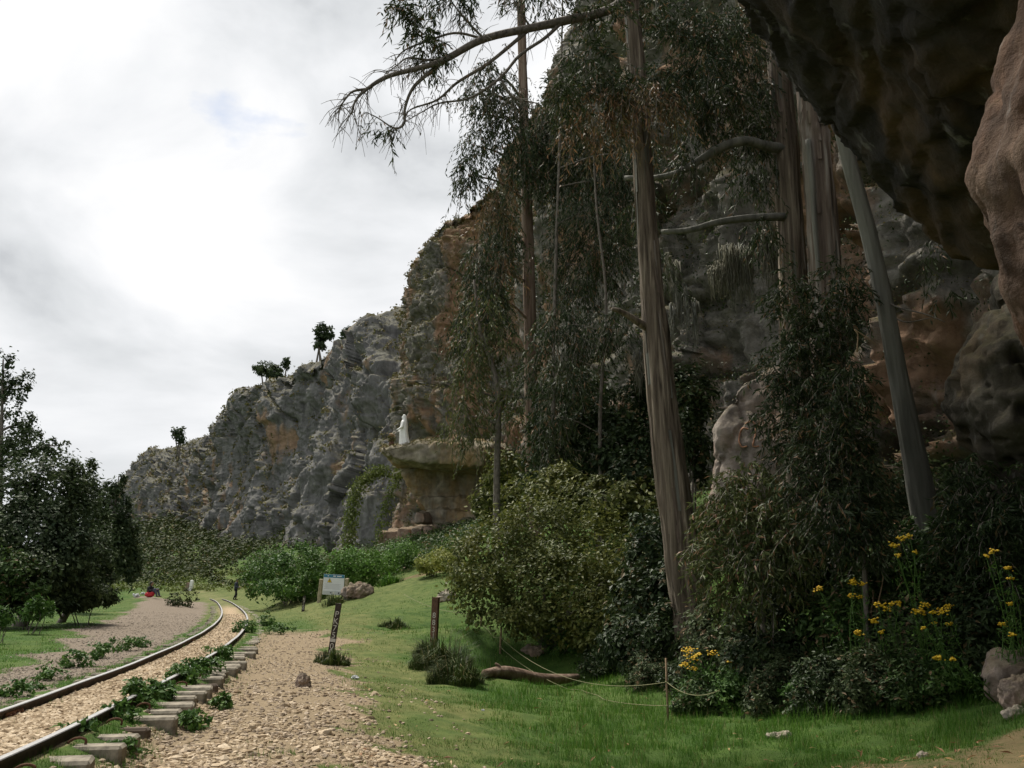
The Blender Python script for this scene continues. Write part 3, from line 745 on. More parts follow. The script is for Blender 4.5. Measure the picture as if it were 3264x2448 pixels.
def free_rock(name, label, px, py, d, r, m, seed, group=None, amp=0.25, sink=0.25):
    c = hit(px, py); x, y = c[0], c[1]; z = c[2]
    V, T = rock_data([ell((0, 0, 0), r)], max(r) / 16, lambda V, N: amp * max(r) * (fbm(V / max(r) * 1.3 + seed, 4) + 0.35 * ridged(V / max(r) * 2 + seed, 3) - 0.3), 2)
    return tag(obj(name, tri_mesh(name, V, T), m, loc=(x, y, z + r[2] * (1 - sink * 2) * 0.8)), label, 'rock', group)
free_rock('boulder', 'grey boulder half sunk in the mound beside the warning sign', 358, 597, 40, (0.62, 0.5, 0.42), M['boulder'], 3)
free_rock('boulder', 'pale stone lying just behind the rusty lettered post', 446, 601, 30, (0.36, 0.3, 0.26), M['stone_pale'], 8)
free_rock('boulder', 'large rounded boulder at the shrub edge with a dark hollow', 1040, 688, 10.6, (0.72, 0.5, 0.36), M['boulder'], 12)
free_rock('boulder', 'grey cracked boulder standing above the pale broken stone', 1024, 708, 9.4, (0.24, 0.24, 0.30), M['boulder'], 19)
free_rock('stone', 'pale cream broken stone lying at the edge of the leaf litter', 1016, 718, 8.8, (0.17, 0.11, 0.09), M['stone_pale'], 29)
free_rock('stone', 'small brownish stone in the grass under the flowering shrubs', 949, 704, 10.2, (0.075, 0.06, 0.055), M['stone_pale'], 31)
free_rock('stone', 'white flat stone lying on the brown leaf litter', 923, 757, 8.3, (0.065, 0.05, 0.035), M['stone_pale'], 33)
free_rock('stone', 'dark upright stone on the gravel beside the track', 303, 687, 14.0, (0.11, 0.10, 0.13), M['boulder'], 37)
free_rock('stone', 'pale flat stone in the grass below the big eucalyptus', 780, 738, 10.4, (0.17, 0.09, 0.05), M['stone_pale'], 41)
free_rock('stone', 'grey stone in the hollow before the olive bush', 535, 653, 21, (0.3, 0.22, 0.14), M['boulder'], 43)

# ------------------------------------------------------------------ railway track
def track_frame(y):
    s = float(dxc(y)); L = math.hypot(s, 1)
    return np.array([float(xc(y)), y, 0.0]), np.array([s / L, 1 / L, 0]), np.array([1 / L, -s / L, 0])
GAUGE = 0.914
def rail(sgn, label):
    prof = np.array([(-.052, -.118), (.052, -.118), (.052, -.106), (.012, -.094), (.009, -.036), (.030, -.026), (.031, -.006), (.025, 0), (-.025, 0), (-.031, -.006), (-.030, -.026), (-.009, -.036), (-.012, -.094), (-.052, -.106)])
    ys = np.concatenate([np.arange(-6, 40, 0.35), np.arange(40, 105, 1.0)])
    org, _, _ = track_frame(6.0); org = org + np.array([sgn * GAUGE / 2, 0, 0])
    V = []
    for y in ys:
        c, t, r = track_frame(y)
        jz = 0.004 * math.sin(y * 1.3 + sgn)
        for a, b in prof: V.append(c + r * (sgn * GAUGE / 2 + a) + np.array([0, 0, b + jz]))
    V = np.array(V) - org
    fc = grid_faces(len(ys), len(prof), wrap=True)
    mi = np.tile([1 if k in (6, 7, 8) else 0 for k in range(len(prof))], len(ys) - 1)
    o = thing('rail', label, 'rail', org)
    obj('rail_bar', fast_mesh('rail_bar', V, fc, False, mi), [M['rail_side'], M['rail_top']], o)
    # fish plates at the joints, with bolts
    for y in (9.35, 21.5):
        c, t, r = track_frame(y)
        me = bevel_box('fish_plate', 0.014, 0.46, 0.055, 0.004)
        p = obj('fish_plate', me, M['rust'], o, c + r * (sgn * GAUGE / 2 + 0.018) + np.array([0, 0, -0.066]) - org, (0, 0, -math.atan(float(dxc(y)))))
        for k in (-.16, -.06, .06, .16):
            v, f = capsule_data((0.0, k, 0), 0.012, (0.022, k, 0), 0.012, 6)
            obj('bolt', fast_mesh('bolt', v, f), M['rust'], p)
    return o, org
rr, rr_o = rail(1, 'worn steel rail on the side of the lettered posts')
rl, rl_o = rail(-1, 'worn steel rail on the side of the gravel road and lawn')
def clip_mesh():
    c = spline([(0.05, 0, 0.0), (0.09, 0, 0.03), (0.14, 0.01, 0.038), (0.18, 0.02, 0.02), (0.175, 0.03, -0.02)], 12)
    v, f = sweep(c, np.full(12, 0.011), 6); return fast_mesh('rail_clip', v, f, True)
CLIP = clip_mesh()
sl_meshes = [bevel_box('sleeper', 1.86, 0.19, 0.30, 0.022, 1, 0.012) for _ in range(4)]
for k, me in enumerate(sl_meshes): me.materials.append(M['concrete'] if k < 3 else M['oldwood'])
y, k = 3.2, 0
while y < 62:
    c, t, r = track_frame(y)
    wood = (k % 7 == 3) or (k % 11 == 6)
    me = sl_meshes[3] if wood else sl_meshes[k % 3]
    off = random.uniform(-0.07, 0.09)
    o = obj('sleeper', me, None, None, c + r * off + np.array([0, 0, -0.118 - 0.15 - (0.02 if wood else 0) + random.uniform(-0.012, 0.004)]), (random.uniform(-.02, .02), 0, -math.atan(float(dxc(y))) + random.uniform(-.045, .045)))
    if wood: tag(o, 'dark weathered timber sleeper among the concrete ones under the rails', 'sleeper', 'timber railway sleepers')
    else: tag(o, 'grey tan concrete sleeper with exposed ends under the rails', 'sleeper', 'concrete railway sleepers')
    if y < 15 and k % 2 == 0:
        cp_ = obj('rail_clip', CLIP, M['rust'], rr, c + r * (GAUGE / 2) + np.array([0, 0, -0.10]) - rr_o, (0, 0, -math.atan(float(dxc(y)))))
    y += random.uniform(0.52, 0.60); k += 1

# ------------------------------------------------------------------ stones
def ico(sub=0):
    bm = bmesh.new(); bmesh.ops.create_icosphere(bm, subdivisions=max(sub, 1), radius=1.0)
    v = np.array([x.co[:] for x in bm.verts]); bm.verts.index_update()
    f = np.array([[x.index for x in fa.verts] for fa in bm.faces]); bm.free(); return v, f
IV, IF = ico(1)
OV_ = np.array([(1, 0, 0), (-1, 0, 0), (0, 1, 0), (0, -1, 0), (0, 0, 1), (0, 0, -1)], float)
OF_ = np.array([(0, 2, 4), (2, 1, 4), (1, 3, 4), (3, 0, 4), (2, 0, 5), (1, 2, 5), (3, 1, 5), (0, 3, 5)])
def stones(name, xs, ys, size, m, dz=0.0, near=15, flat=0.62):
    n = len(xs); z = ground_z(xs, ys)
    VV, FF, o = [], [], 0
    for sel, bv, bf in ((ys < near, IV, IF), (ys >= near, OV_, OF_)):
        c = np.stack([xs, ys, z + dz], 1)[sel]; sz = size[sel]; m_ = len(c)
        if m_ == 0: continue
        v = bv[None] * (1 + RNG.uniform(-0.28, 0.28, (m_, len(bv), 1)))
        v = v * (sz[:, None, None] * np.stack([RNG.uniform(.75, 1.35, m_), RNG.uniform(.75, 1.25, m_), RNG.uniform(.5, .85, m_) * flat / 0.62], 1)[:, None, :])
        a = RNG.uniform(0, 6.28, m_); ti = RNG.uniform(-.5, .5, m_)
        ca, sa, ct, s_t = np.cos(a)[:, None], np.sin(a)[:, None], np.cos(ti)[:, None], np.sin(ti)[:, None]
        y2 = v[..., 1] * ct - v[..., 2] * s_t; z2 = v[..., 1] * s_t + v[..., 2] * ct
        v = np.stack([v[..., 0] * ca - y2 * sa, v[..., 0] * sa + y2 * ca, z2], 2) + c[:, None, :]
        VV.append(v.reshape(-1, 3)); FF.append((bf[None] + (np.arange(m_) * len(bv))[:, None, None]).reshape(-1, 3) + o); o += m_ * len(bv)
    return stuff(obj(name, fast_mesh(name, np.concatenate(VV), np.concatenate(FF), False), m))
def from_track(s, y): 
    q = dxc(y); L = np.sqrt(1 + q * q)
    return xc(y) + s / L * 1.0 + 0 * q, y - s * q / L * 0.0
def sample_y(n, y0, y1):           # more stones near, fewer far
    u = RNG.uniform(0, 1, n); return 1 / (1 / y0 + u * (1 / y1 - 1 / y0))
n = 17000
ys = sample_y(n, 4.6, 42); ss = RNG.uniform(-.43, .43, n); xs, ys = from_track(ss, ys)
stones('ballast_stones', xs, ys, RNG.uniform(.018, .042, n), M['ballast'], -0.005)
n = 26000
ys = sample_y(n, 4.6, 27); ss = RNG.uniform(.62, 4.6, n); xs, ys = from_track(ss, ys)
w = masks(xs, ys)[1]; nn_ = fbm(np.stack([xs, ys, xs * 0], 1) * 0.9, 3)
keep = RNG.uniform(0, 1, n) < np.clip(w * (0.75 + nn_) + 0.03 * (ss < 4.2), 0, 1); xs, ys = xs[keep], ys[keep]
pale = (nn_[keep] + RNG.normal(0, .25, len(xs)) + (9 - ys) * 0.06) > 0.0
stones('loose_ballast', xs[pale], ys[pale], RNG.uniform(.010, .034, pale.sum()) * np.where(RNG.uniform(0, 1, pale.sum()) < .06, 1.7, 1), M['ballast'], 0.0)
stones('dull_stones', xs[~pale], ys[~pale], RNG.uniform(.012, .034, (~pale).sum()), M['ballast_dull'], 0.0)
n = 26000
ys = sample_y(n, 7, 46); ss = -RNG.uniform(.9, 5.5, n); xs, ys = from_track(ss, ys)
keep = RNG.uniform(0, 1, n) < masks(xs, ys)[2] * 0.9; xs, ys = xs[keep], ys[keep]
stones('road_gravel', xs, ys, RNG.uniform(.010, .030, len(xs)), M['roadstone'], 0.0, 6)

# ------------------------------------------------------------------ leaves and grass
def norm(v): return v / (np.linalg.norm(v, axis=-1, keepdims=True) + 1e-9)
def leaf_geo(pos, axis, nrm, L, W, curl=0.12):
    axis = norm(axis); sd = norm(np.cross(axis, nrm)); nr = np.cross(sd, axis)
    L = np.reshape(L, (-1, 1)); W = np.reshape(W, (-1, 1))
    a = pos; b = pos + axis * L * .42 + sd * W * .5 + nr * L * curl; c = pos + axis * L; d = pos + axis * L * .42 - sd * W * .5 + nr * L * curl
    V = np.stack([a, b, c, d], 1).reshape(-1, 3)
    return V, np.arange(len(V)).reshape(-1, 4)
def rand_dir(n): return norm(RNG.normal(size=(n, 3)))

def grass(name, xs, ys, h, w, m, lean=0.5):
    n = len(xs); z = ground_z(xs, ys) - 0.004
    a = RNG.uniform(0, 6.28, n); dirx, diry = np.cos(a), np.sin(a)
    b = np.stack([xs, ys, z], 1)
    wv = np.stack([-diry, dirx, 0 * a], 1) * (w * .5)[:, None]
    tip = b + np.stack([dirx * h * lean * RNG.uniform(.1, 1.3, n), diry * h * lean * RNG.uniform(.1, 1.3, n), h], 1)
    V = np.stack([b - wv, b + wv, tip], 1).reshape(-1, 3)
    return stuff(obj(name, fast_mesh(name, V, np.arange(n * 3).reshape(-1, 3)), m))
def frustum(n, y0, y1, margin=0.62):
    ys = sample_y(n, y0, y1); xs = RNG.uniform(-margin, margin, n) * (ys + 1.0); return xs, ys
xs, ys = frustum(620000, 4.5, 75)
bal, rgt, rd, worn, dirt = masks(xs, ys); s_ = side(xs, ys)
p3 = np.stack([xs, ys, xs * 0], 1); n1 = fbm(p3 * 0.55, 3); n2 = fbm(p3 * 2.2, 3)
edge_weeds = np.exp(-((np.abs(s_) - 0.75) / 0.26) ** 2) * sstep(-0.2, 0.25, n2 + 0.2) * 1.6
bare = np.clip(np.maximum.reduce([bal * 1.2, rgt * 1.15, rd * 1.1, dirt * 0.75]), 0, 1)
keep = RNG.uniform(0, 1, len(xs)) < np.clip((1 - bare) * np.where(np.abs(s_) < 0.95, 0.25, 1.0) + edge_weeds * 0.5, 0, 1)
xs, ys, s_, worn, n1, n2, dirt = [a[keep] for a in (xs, ys, s_, worn, n1, n2, dirt)]
hollow = sstep(3.6, 6.0, s_) * (1 - sstep(22, 34, ys)) * (1 - sstep(0.1, 0.6, dirt))
h = (0.03 + 0.055 * hollow) * RNG.uniform(.5, 1.5, len(xs)) * np.clip(1 + n1 * 1.0 + n2 * 1.5, 0.2, 3.2)
w = 0.0045 * np.clip(ys / 8, 0.8, 5)
dry = RNG.uniform(0, 1, len(xs)) < np.clip(worn * 0.75 + dirt * 0.7 + 0.05, 0, 1)
grass('lawn_grass', xs[~dry], ys[~dry], h[~dry], w[~dry], M['grass'])
grass('worn_grass', xs[dry], ys[dry], h[dry] * 0.7, w[dry], M['grass_dry'], 0.8)
# fallen leaves
xs, ys = frustum(9000, 5.5, 24); s_ = side(xs, ys)
dd = np.exp(-(np.hypot((xs - 4.8) / 2.6, ys - 9.4) / 1.6) ** 2)
keep = (RNG.uniform(0, 1, len(xs)) < 0.045 + 0.32 * dd) & (s_ > 2.6); xs, ys = xs[keep], ys[keep]
pos = np.stack([xs, ys, ground_z(xs, ys) + 0.02 + RNG.uniform(0, .025, len(xs))], 1)
ax = rand_dir(len(xs)); ax[:, 2] *= 0.25
v, f = leaf_geo(pos, ax, np.array([0, 0, 1.0]) + 0.5 * rand_dir(len(xs)), RNG.uniform(.06, .16, len(xs)), RNG.uniform(.015, .032, len(xs)), 0.1)
stuff(obj('leaf_litter', fast_mesh('leaf_litter', v, f), M['litter']))

def tuft(name, label, px, py, d, radius, height, n, m=None, cat='grass', z=None, lean=1.0, group=None):
    c = hit(px, py); z0 = c[2]; d = c[1]
    rr_ = radius * np.sqrt(RNG.uniform(0, 1, n)); a = RNG.uniform(0, 6.28, n)
    bx, by = rr_ * np.cos(a), rr_ * np.sin(a)
    bz_ = ground_z(c[0] + bx, c[1] + by) - z0 - 0.01
    hh = height * (1 - 0.6 * (rr_ / radius) ** 2) * RNG.uniform(.35, 1.35, n) * (1 + .35 * np.sin(a * 3 + px) + .25 * np.sin(a * 7 + py))
    bx = bx * (1 + .3 * np.sin(a * 4 + py)); by = by * (1 + .25 * np.cos(a * 3 + px))
    out = np.stack([np.cos(a), np.sin(a)], 1) * (0.25 + rr_ / radius)[:, None] * hh[:, None] * 0.55 * lean + RNG.normal(0, .16, (n, 2)) * hh[:, None]
    b = np.stack([bx, by, bz_], 1); mid = b + np.stack([out[:, 0] * .35, out[:, 1] * .35, hh * .75], 1); tip = b + np.stack([out[:, 0] * 1.15, out[:, 1] * 1.15, hh * RNG.uniform(.55, 1.0, n)], 1)
    wv = np.stack([-np.sin(a), np.cos(a), 0 * a], 1) * (0.004 * max(1, d / 9))
    V = np.stack([b - wv, b + wv, mid + wv * .7, mid - wv * .7, tip], 1).reshape(-1, 3)
    i = np.arange(n)[:, None] * 5
    Fq = np.concatenate([i + np.array([0, 1, 2, 3]), i + np.array([3, 2, 4, 4])])
    tri = np.concatenate([Fq[:n, [0, 1, 2]], Fq[:n, [0, 2, 3]], i + np.array([3, 2, 4])])
    return tag(obj(name, fast_mesh(name, V, tri), m or M['tussock'], loc=(c[0], c[1], z0)), label, cat, group)

# ------------------------------------------------------------------ plants
def lobes_leaves(lobes, n, L, W, org, up=0.5, hang=0.0, shell=0.55):
    """leaves spread through overlapping ellipsoids; lobes = (centre, radii)"""
    vol = np.array([r[0] * r[1] * r[2] for c, r in lobes]) ** 0.67; cnt = np.maximum((n * vol / vol.sum()).astype(int), 12)
    PP, NN, SZ = [], [], []
    for (c, r), k in zip(lobes, cnt):
        # clumps inside the lobe make light and dark masses and gaps
        ncl = max(6, k // 38)
        cd = rand_dir(ncl); cr = RNG.uniform(shell, 1.0, ncl) ** 0.6 * np.where(RNG.uniform(0, 1, ncl) < .18, 1.18, 1.0)
        cc = cd * cr[:, None]
        pick = RNG.integers(0, ncl, k)
        off = RNG.normal(0, 1.0, (k, 3)) * RNG.uniform(.07, .22, ncl)[pick][:, None]
        u = cc[pick] + off; SZ.append(RNG.uniform(.7, 1.4, ncl)[pick])
        PP.append(np.asarray(c) + u * np.asarray(r)); NN.append(norm(cd[pick] * 0.8 + off * 3))
    pos = np.concatenate(PP); nr = np.concatenate(NN); k = len(pos)
    nrm = norm(nr + np.array([0, 0, up]) + 0.55 * rand_dir(k))
    axis = norm(np.cross(nrm, rand_dir(k)) + np.array([0, 0, -hang]) + 0.25 * nr)
    sz = np.concatenate(SZ); l = L * RNG.uniform(.65, 1.3, k) * sz; w = W * RNG.uniform(.7, 1.25, k) * sz
    return leaf_geo(pos - org, axis, nrm, l, w, 0.1)
def px_lobes(specs, depth=0.85):
    out = []
    for px, py, d, rx, ry in specs:
        c = P(px, py, d); k = d / F * 1.03
        out.append((c, (rx * k, rx * k * depth, ry * k)))
    return out
def stems(org, lobes, n, r0, m, parent, name='stem'):
    for k in range(n):
        c, r = lobes[k % len(lobes)]
        tip = np.asarray(c) + rand_dir(1)[0] * np.asarray(r) * 0.45
        base = org + np.array([random.uniform(-.15, .15), random.uniform(-.15, .15), -0.08])
        mid = base * .5 + tip * .5 + np.array([random.uniform(-.2, .2), random.uniform(-.2, .2), 0.25 * np.linalg.norm(tip - base) * .3])
        v, f = sweep(spline([base, mid, tip], 9), np.linspace(r0, r0 * .3, 9), 6)
        obj(name, fast_mesh(name, v - org, f, True), m, parent)
def shrub(name, label, specs, n, L, W, m, cat='shrub', group=None, up=0.5, hang=0.0, base=None, nst=3, r0=0.03, depth=0.85, stem_mat=None, shell=0.55):
    lb = px_lobes(specs, depth)
    cx = np.mean([c[0] for c, r in lb]); cy_ = np.mean([c[1] for c, r in lb])
    if base is not None: cx, cy_ = base
    org = np.array([cx, cy_, gz(cx, cy_)])
    # leaves never below ground
    o = thing(name, label, cat, org, 0, group)
    v, f = lobes_leaves(lb, n, L, W, np.zeros(3), up, hang, shell)
    q = v.reshape(-1, 4, 3); g_ = ground_z(q[:, 0, 0], q[:, 0, 1]); q = q[q[:, :, 2].min(1) > g_ - 0.03]
    v = q.reshape(-1, 3) - org; f = np.arange(len(v)).reshape(-1, 4)
    obj('foliage', fast_mesh('foliage', v, f), m, o)
    stems(org, lb, nst, r0, stem_mat or M['branch'], o)
    return o, org

# the big olive bush and the green ones by the sign
shrub('olive_bush', 'large dense olive green bush at the foot of the ledge, spilling over the lawn',
      [(500, 560, 24, 40, 44), (540, 535, 25, 44, 36), (585, 548, 25, 44, 42), (478, 590, 23, 26, 26), (556, 590, 23.5, 52, 42), (612, 592, 23, 34, 42), (520, 618, 23, 30, 18), (600, 622, 22.5, 36, 26), (470, 565, 25, 22, 30), (640, 570, 24, 30, 34)],
      26000, 0.105, 0.062, M['leaf_olive'], 'bush', up=0.6, nst=7, r0=0.06)
shrub('pale_bush', 'low pale yellow green bush on the dirt mound path', [(438, 562, 42, 20, 10), (428, 568, 42, 10, 6)], 2600, 0.12, 0.07, M['leaf_pale'], 'bush', nst=3)
shrub('round_bush', 'round bright green bush below the rock ledge', [(404, 557, 50, 17, 14), (398, 565, 50, 14, 10)], 4200, 0.11, 0.07, M['leaf_bright'], 'bush', nst=3)
shrub('leafy_bush', 'bright green leafy bush overhanging the warning sign', [(354, 566, 46, 22, 16), (377, 568, 46, 18, 15), (342, 572, 46, 10, 10), (347, 580, 46, 7, 8)], 7500, 0.12, 0.075, M['leaf_bright'], 'bush', nst=5)
shrub('broad_bush', 'wide dark green bush beside the track curve and left post of the sign', [(275, 573, 50, 26, 22), (302, 568, 49, 24, 20), (258, 582, 51, 14, 14), (318, 580, 47, 14, 16), (290, 588, 48, 30, 10)], 8500, 0.15, 0.10, M['leaf_weed'], 'bush', nst=5)

# weeds along the rails
def weed(px, py, d, r, h, n, label, m='leaf_weed', L=0.055):
    c = G(px, py, -0.14) if d is None else P(px, py, d)
    x, y = c[0], c[1]; org = np.array([x, y, gz(x, y)])
    if 'rail' in label: label = ('tall bushy weeds at the track bend' if r >= .5 else 'thick leafy weeds overgrowing the rail' if r >= .34 else 'leafy weeds spreading between sleeper ends' if r >= .25 else 'low weeds creeping along the rail foot') + label[len('leafy green weeds growing against the rail'):]
    if d is None: x += (.16 if 'post side' in label else -.12); r, h, n = r * .74, h * .8, int(n * .62); org = np.array([x, y, gz(x, y)])
    o = thing('weed_clump', label, 'weed', org, 0, 'weeds along the track')
    lb = [((x + random.uniform(-.5, .5) * r, y + random.uniform(-.5, .5) * r, org[2] + h * random.uniform(.3, .6)), (r * .7, r * .7, h * .55)) for _ in range(4)]
    v, f = lobes_leaves(lb, n, L, L * .75, np.zeros(3), 0.8, 0, 0.3)
    obj('foliage', fast_mesh('foliage', v - org, f), M[m], o)
    stems(org, lb, 4, 0.006, M['leaf_weed'], o)
W_R = 'leafy green weeds growing against the rail on the lettered post side'
W_L = 'leafy green weeds growing against the rail on the gravel road side'
for a in [(124, 708, None, .30, .26, 800), (100, 722, None, .22, .15, 300), (140, 700, None, .25, .20, 420), (168, 684, None, .38, .26, 900), (190, 675, None, .34, .24, 800), (150, 700, None, .22, .2, 400), (185, 712, None, .30, .22, 650),
          (208, 694, None, .26, .2, 420), (212, 660, None, .4, .25, 600), (245, 634, None, .55, .42, 1100), (262, 626, None, .6, .45, 1200), (272, 634, None, .5, .35, 800), (60, 738, None, .2, .12, 220), (110, 742, None, .22, .14, 260)]:
    weed(*a, W_R)
for a in [(84, 664, None, .42, .28, 800), (110, 655, None, .40, .34, 800), (132, 648, None, .45, .36, 900), (60, 676, None, .3, .18, 350), (22, 692, None, .3, .2, 400), (36, 686, None, .25, .15, 250), (150, 645, None, .3, .2, 260)]:
    weed(*a, W_L)
for a in [(186, 603, 56, .9, .9, 500), (176, 604, 54, .6, .6, 300)]:
    weed(*a, 'low grey green weeds on the grass before the far bend of the track', 'leaf_far', 0.12)

# lawn plants on the left
shrub('lawn_shrub', 'small pale leafy shrub standing alone on the shaded lawn', [(38, 610, 25, 13, 9), (36, 602, 25, 8, 6)], 900, 0.11, 0.05, M['leaf_weed'], nst=4, r0=0.012)
shrub('lawn_shrub', 'low leafy plant at the lawn edge under the dark trees', [(4, 618, 22, 12, 9)], 600, 0.10, 0.05, M['leaf_weed'], nst=4, r0=0.012)
# ------------------------------------------------------------------ trees
def trunk_geo(ctrl, rad, n=60, nseg=28, flare=0.0, ridge=0.06, seed=0.0):
    c = spline(ctrl, n); r = np.interp(np.linspace(0, 1, n), np.linspace(0, 1, len(rad)), rad)
    t = np.linspace(0, 1, n); L = np.linalg.norm(np.diff(c, axis=0), axis=1).sum()
    r = r * (1 + flare * np.exp(-t * L / 0.8))
    ang = np.arange(nseg) * 2 * np.pi / nseg
    A, Tt = np.meshgrid(ang, t * L)
    q = np.stack([np.cos(A).ravel() * 2.2 + seed, np.sin(A).ravel() * 2.2, Tt.ravel() * 0.28], 1)
    b = 1 + ridge * (ridged(q, 3) - 0.6) + ridge * 0.8 * fbm(np.stack([np.cos(A).ravel() * 5, np.sin(A).ravel() * 5, Tt.ravel() * 0.6], 1) + seed, 2)
    return sweep(c, r, nseg, True, b.reshape(n, nseg))
def twig_leaves(clumps, org, per=12, L=0.16, W=0.026, droop=1.0, tl=0.8):
    """hanging sprays: clumps = (centre, radii, number of sprays)"""
    P0, D0, S0 = [], [], []
    for c, r, k in clumps:
        u = rand_dir(k) * (RNG.uniform(0, 1, k) ** 0.45)[:, None]
        P0.append(np.asarray(c) + u * np.asarray(r)); D0.append(norm(u * np.array([.9, .9, .25]) + rand_dir(k) * .45))
    P0 = np.concatenate(P0); D0 = np.concatenate(D0); k = len(P0)
    ln = tl * RNG.uniform(.5, 1.3, k)
    t = (np.arange(per) + RNG.uniform(0, 1, (k, per))) / per
    pos = P0[:, None] + D0[:, None] * (ln[:, None] * .55 * t)[..., None]
    pos[..., 2] -= droop * ln[:, None] * t ** 1.7 * .75
    pos = pos.reshape(-1, 3); n = len(pos)
    ax = norm(np.array([0, 0, -1.0]) * (0.55 + 0.6 * droop) + 0.85 * rand_dir(n) + np.repeat(D0, per, 0) * .35)
    v, f = leaf_geo(pos - org, ax, rand_dir(n), L * RNG.uniform(.6, 1.3, n), W * RNG.uniform(.7, 1.4, n), 0.10)
    # thin twigs carrying the leaves
    tt = np.linspace(0, 1, 4)
    pth = P0[:, None] + D0[:, None] * (ln[:, None] * .55 * tt)[..., None]; pth[..., 2] -= droop * ln[:, None] * tt ** 1.7 * .75
    sd = norm(np.cross(D0, np.array([0.2, 0.1, 1.0])))[:, None] * 0.005
    a = (pth + sd - org); b = (pth - sd - org)
    tv = np.stack([a, b], 2).reshape(k, 8, 3).reshape(-1, 3)
    i = np.arange(k)[:, None] * 8
    tf = np.concatenate([i + np.array([0, 1, 3, 2]), i + np.array([2, 3, 5, 4]), i + np.array([4, 5, 7, 6])])
    return (v, f), (tv, tf)
def px_clumps(specs, dens, depth=0.8):
    out = []
    for px, py, d, rx, ry in specs:
        k = d / F * 1.04
        out.append((P(px, py, d), (rx * k, rx * k * depth, ry * k), max(3, int(dens * rx * ry / 100))))
    return out
def limb(parent, org, ctrl, r0, r1, m, name='limb', n=26, nseg=8):
    v, f = sweep(spline(ctrl, n), np.linspace(r0, r1, n), nseg)
    return obj(name, fast_mesh(name, v - org, f, True), m, parent)
def limb_points(px_list): return [P(*a) for a in px_list]
def crown(parent, org, clumps, m, per=12, L=0.16, W=0.026, droop=1.0, tl=0.8, name='crown'):
    (v, f), (tv, tf) = twig_leaves(clumps, org, per, L, W, droop, tl)
    c = obj(name, fast_mesh(name, v, f), m, parent)
    stuff(obj('twigs', fast_mesh('twigs', tv, tf), M['branch'], c))
def hook_limbs(parent, org, trunk_ctrl, clumps, r, m, every=1):
    tr = spline(trunk_ctrl, 50)
    for k, (c, rr_, _) in enumerate(clumps):
        if k % every: continue
        c = np.asarray(c)
        j = int(np.argmin(np.linalg.norm(tr - (c + np.array([0, 0, -0.15 * np.linalg.norm(c[:2] - tr[25][:2])])), axis=1)))
        a = tr[j]; mid = (a + c) / 2 + np.array([0, 0, 0.12 * np.linalg.norm(c - a)])
        limb(parent, org, [a, mid, c + np.array([0, 0, rr_[2] * .2])], r, r * .3, m, 'limb', 14, 6)

def bark_strips(parent, org, ctrl, rad, n, m, lo=.05, hi=.8, w=.05):
    c = spline(ctrl, 80); r = np.interp(np.linspace(0, 1, 80), np.linspace(0, 1, len(rad)), rad); t = norm(np.gradient(c, axis=0))
    for k in range(n):
        i = int(80 * random.uniform(lo, hi)); a = random.uniform(-3.4, .3); span = random.randint(3, 8); ln = []
        for q in range(span):
            j = max(i - q, 0); tt = t[j]; x_ = norm(np.cross(tt, np.array([0, 1.0, 0]))); y_ = np.cross(x_, tt)
            rr2 = r[j] * (1.03 + .03 * q / span + (.22 * (q / span) ** 3 if k % 3 == 0 else 0))
            ln.append((c[j] + (x_ * math.cos(a) + y_ * math.sin(a)) * rr2, norm(-x_ * math.sin(a) + y_ * math.cos(a))))
        ww = w * random.uniform(.4, 1.2); V = []
        for q, (p_, sd) in enumerate(ln):
            tw = ww * (1 - .6 * abs(q / (span - 1) - .4)); V += [p_ - sd * tw, p_ + sd * tw]
        f = np.array([(2 * q, 2 * q + 1, 2 * q + 3, 2 * q + 2) for q in range(span - 1)])
        obj('bark_strip', fast_mesh('bark_strip', np.array(V) - org, f, True), m[k % len(m)], parent)

# (B) the large stringy-barked eucalyptus over the lawn
def based(px, d, extra=0.3):
    x = (px - 512) / F * d * 1.02; return np.array([x, d, gz(x, d) - extra])
b0 = based(691, 19.0)
tb = [b0, P(686, 585, 19.0), P(672, 480, 19.05), P(655, 330, 19.2), P(645, 200, 19.4), P(638, 90, 19.5), P(628, -40, 19.6), P(618, -190, 19.8), P(610, -330, 20)]
org = np.array([b0[0], b0[1], b0[2] + 0.3])
TB = thing('eucalyptus_tree', 'tall eucalyptus with thick leaning stringy brown trunk at the lawn edge', 'tree', org)
v, f = trunk_geo(tb, [.32, .315, .29, .235, .195, .175, .16, .13, .08], 130, 56, 0.12, 0.16, 1.0)
obj('trunk', fast_mesh('trunk', v - org, f, True), M['bark'], TB)
bark_strips(TB, org, tb, [.32, .315, .29, .235, .195, .175, .16, .13, .08], 46, [M['bark_peel'], M['bark'], M['bark_pale']], .05, .7, .045)
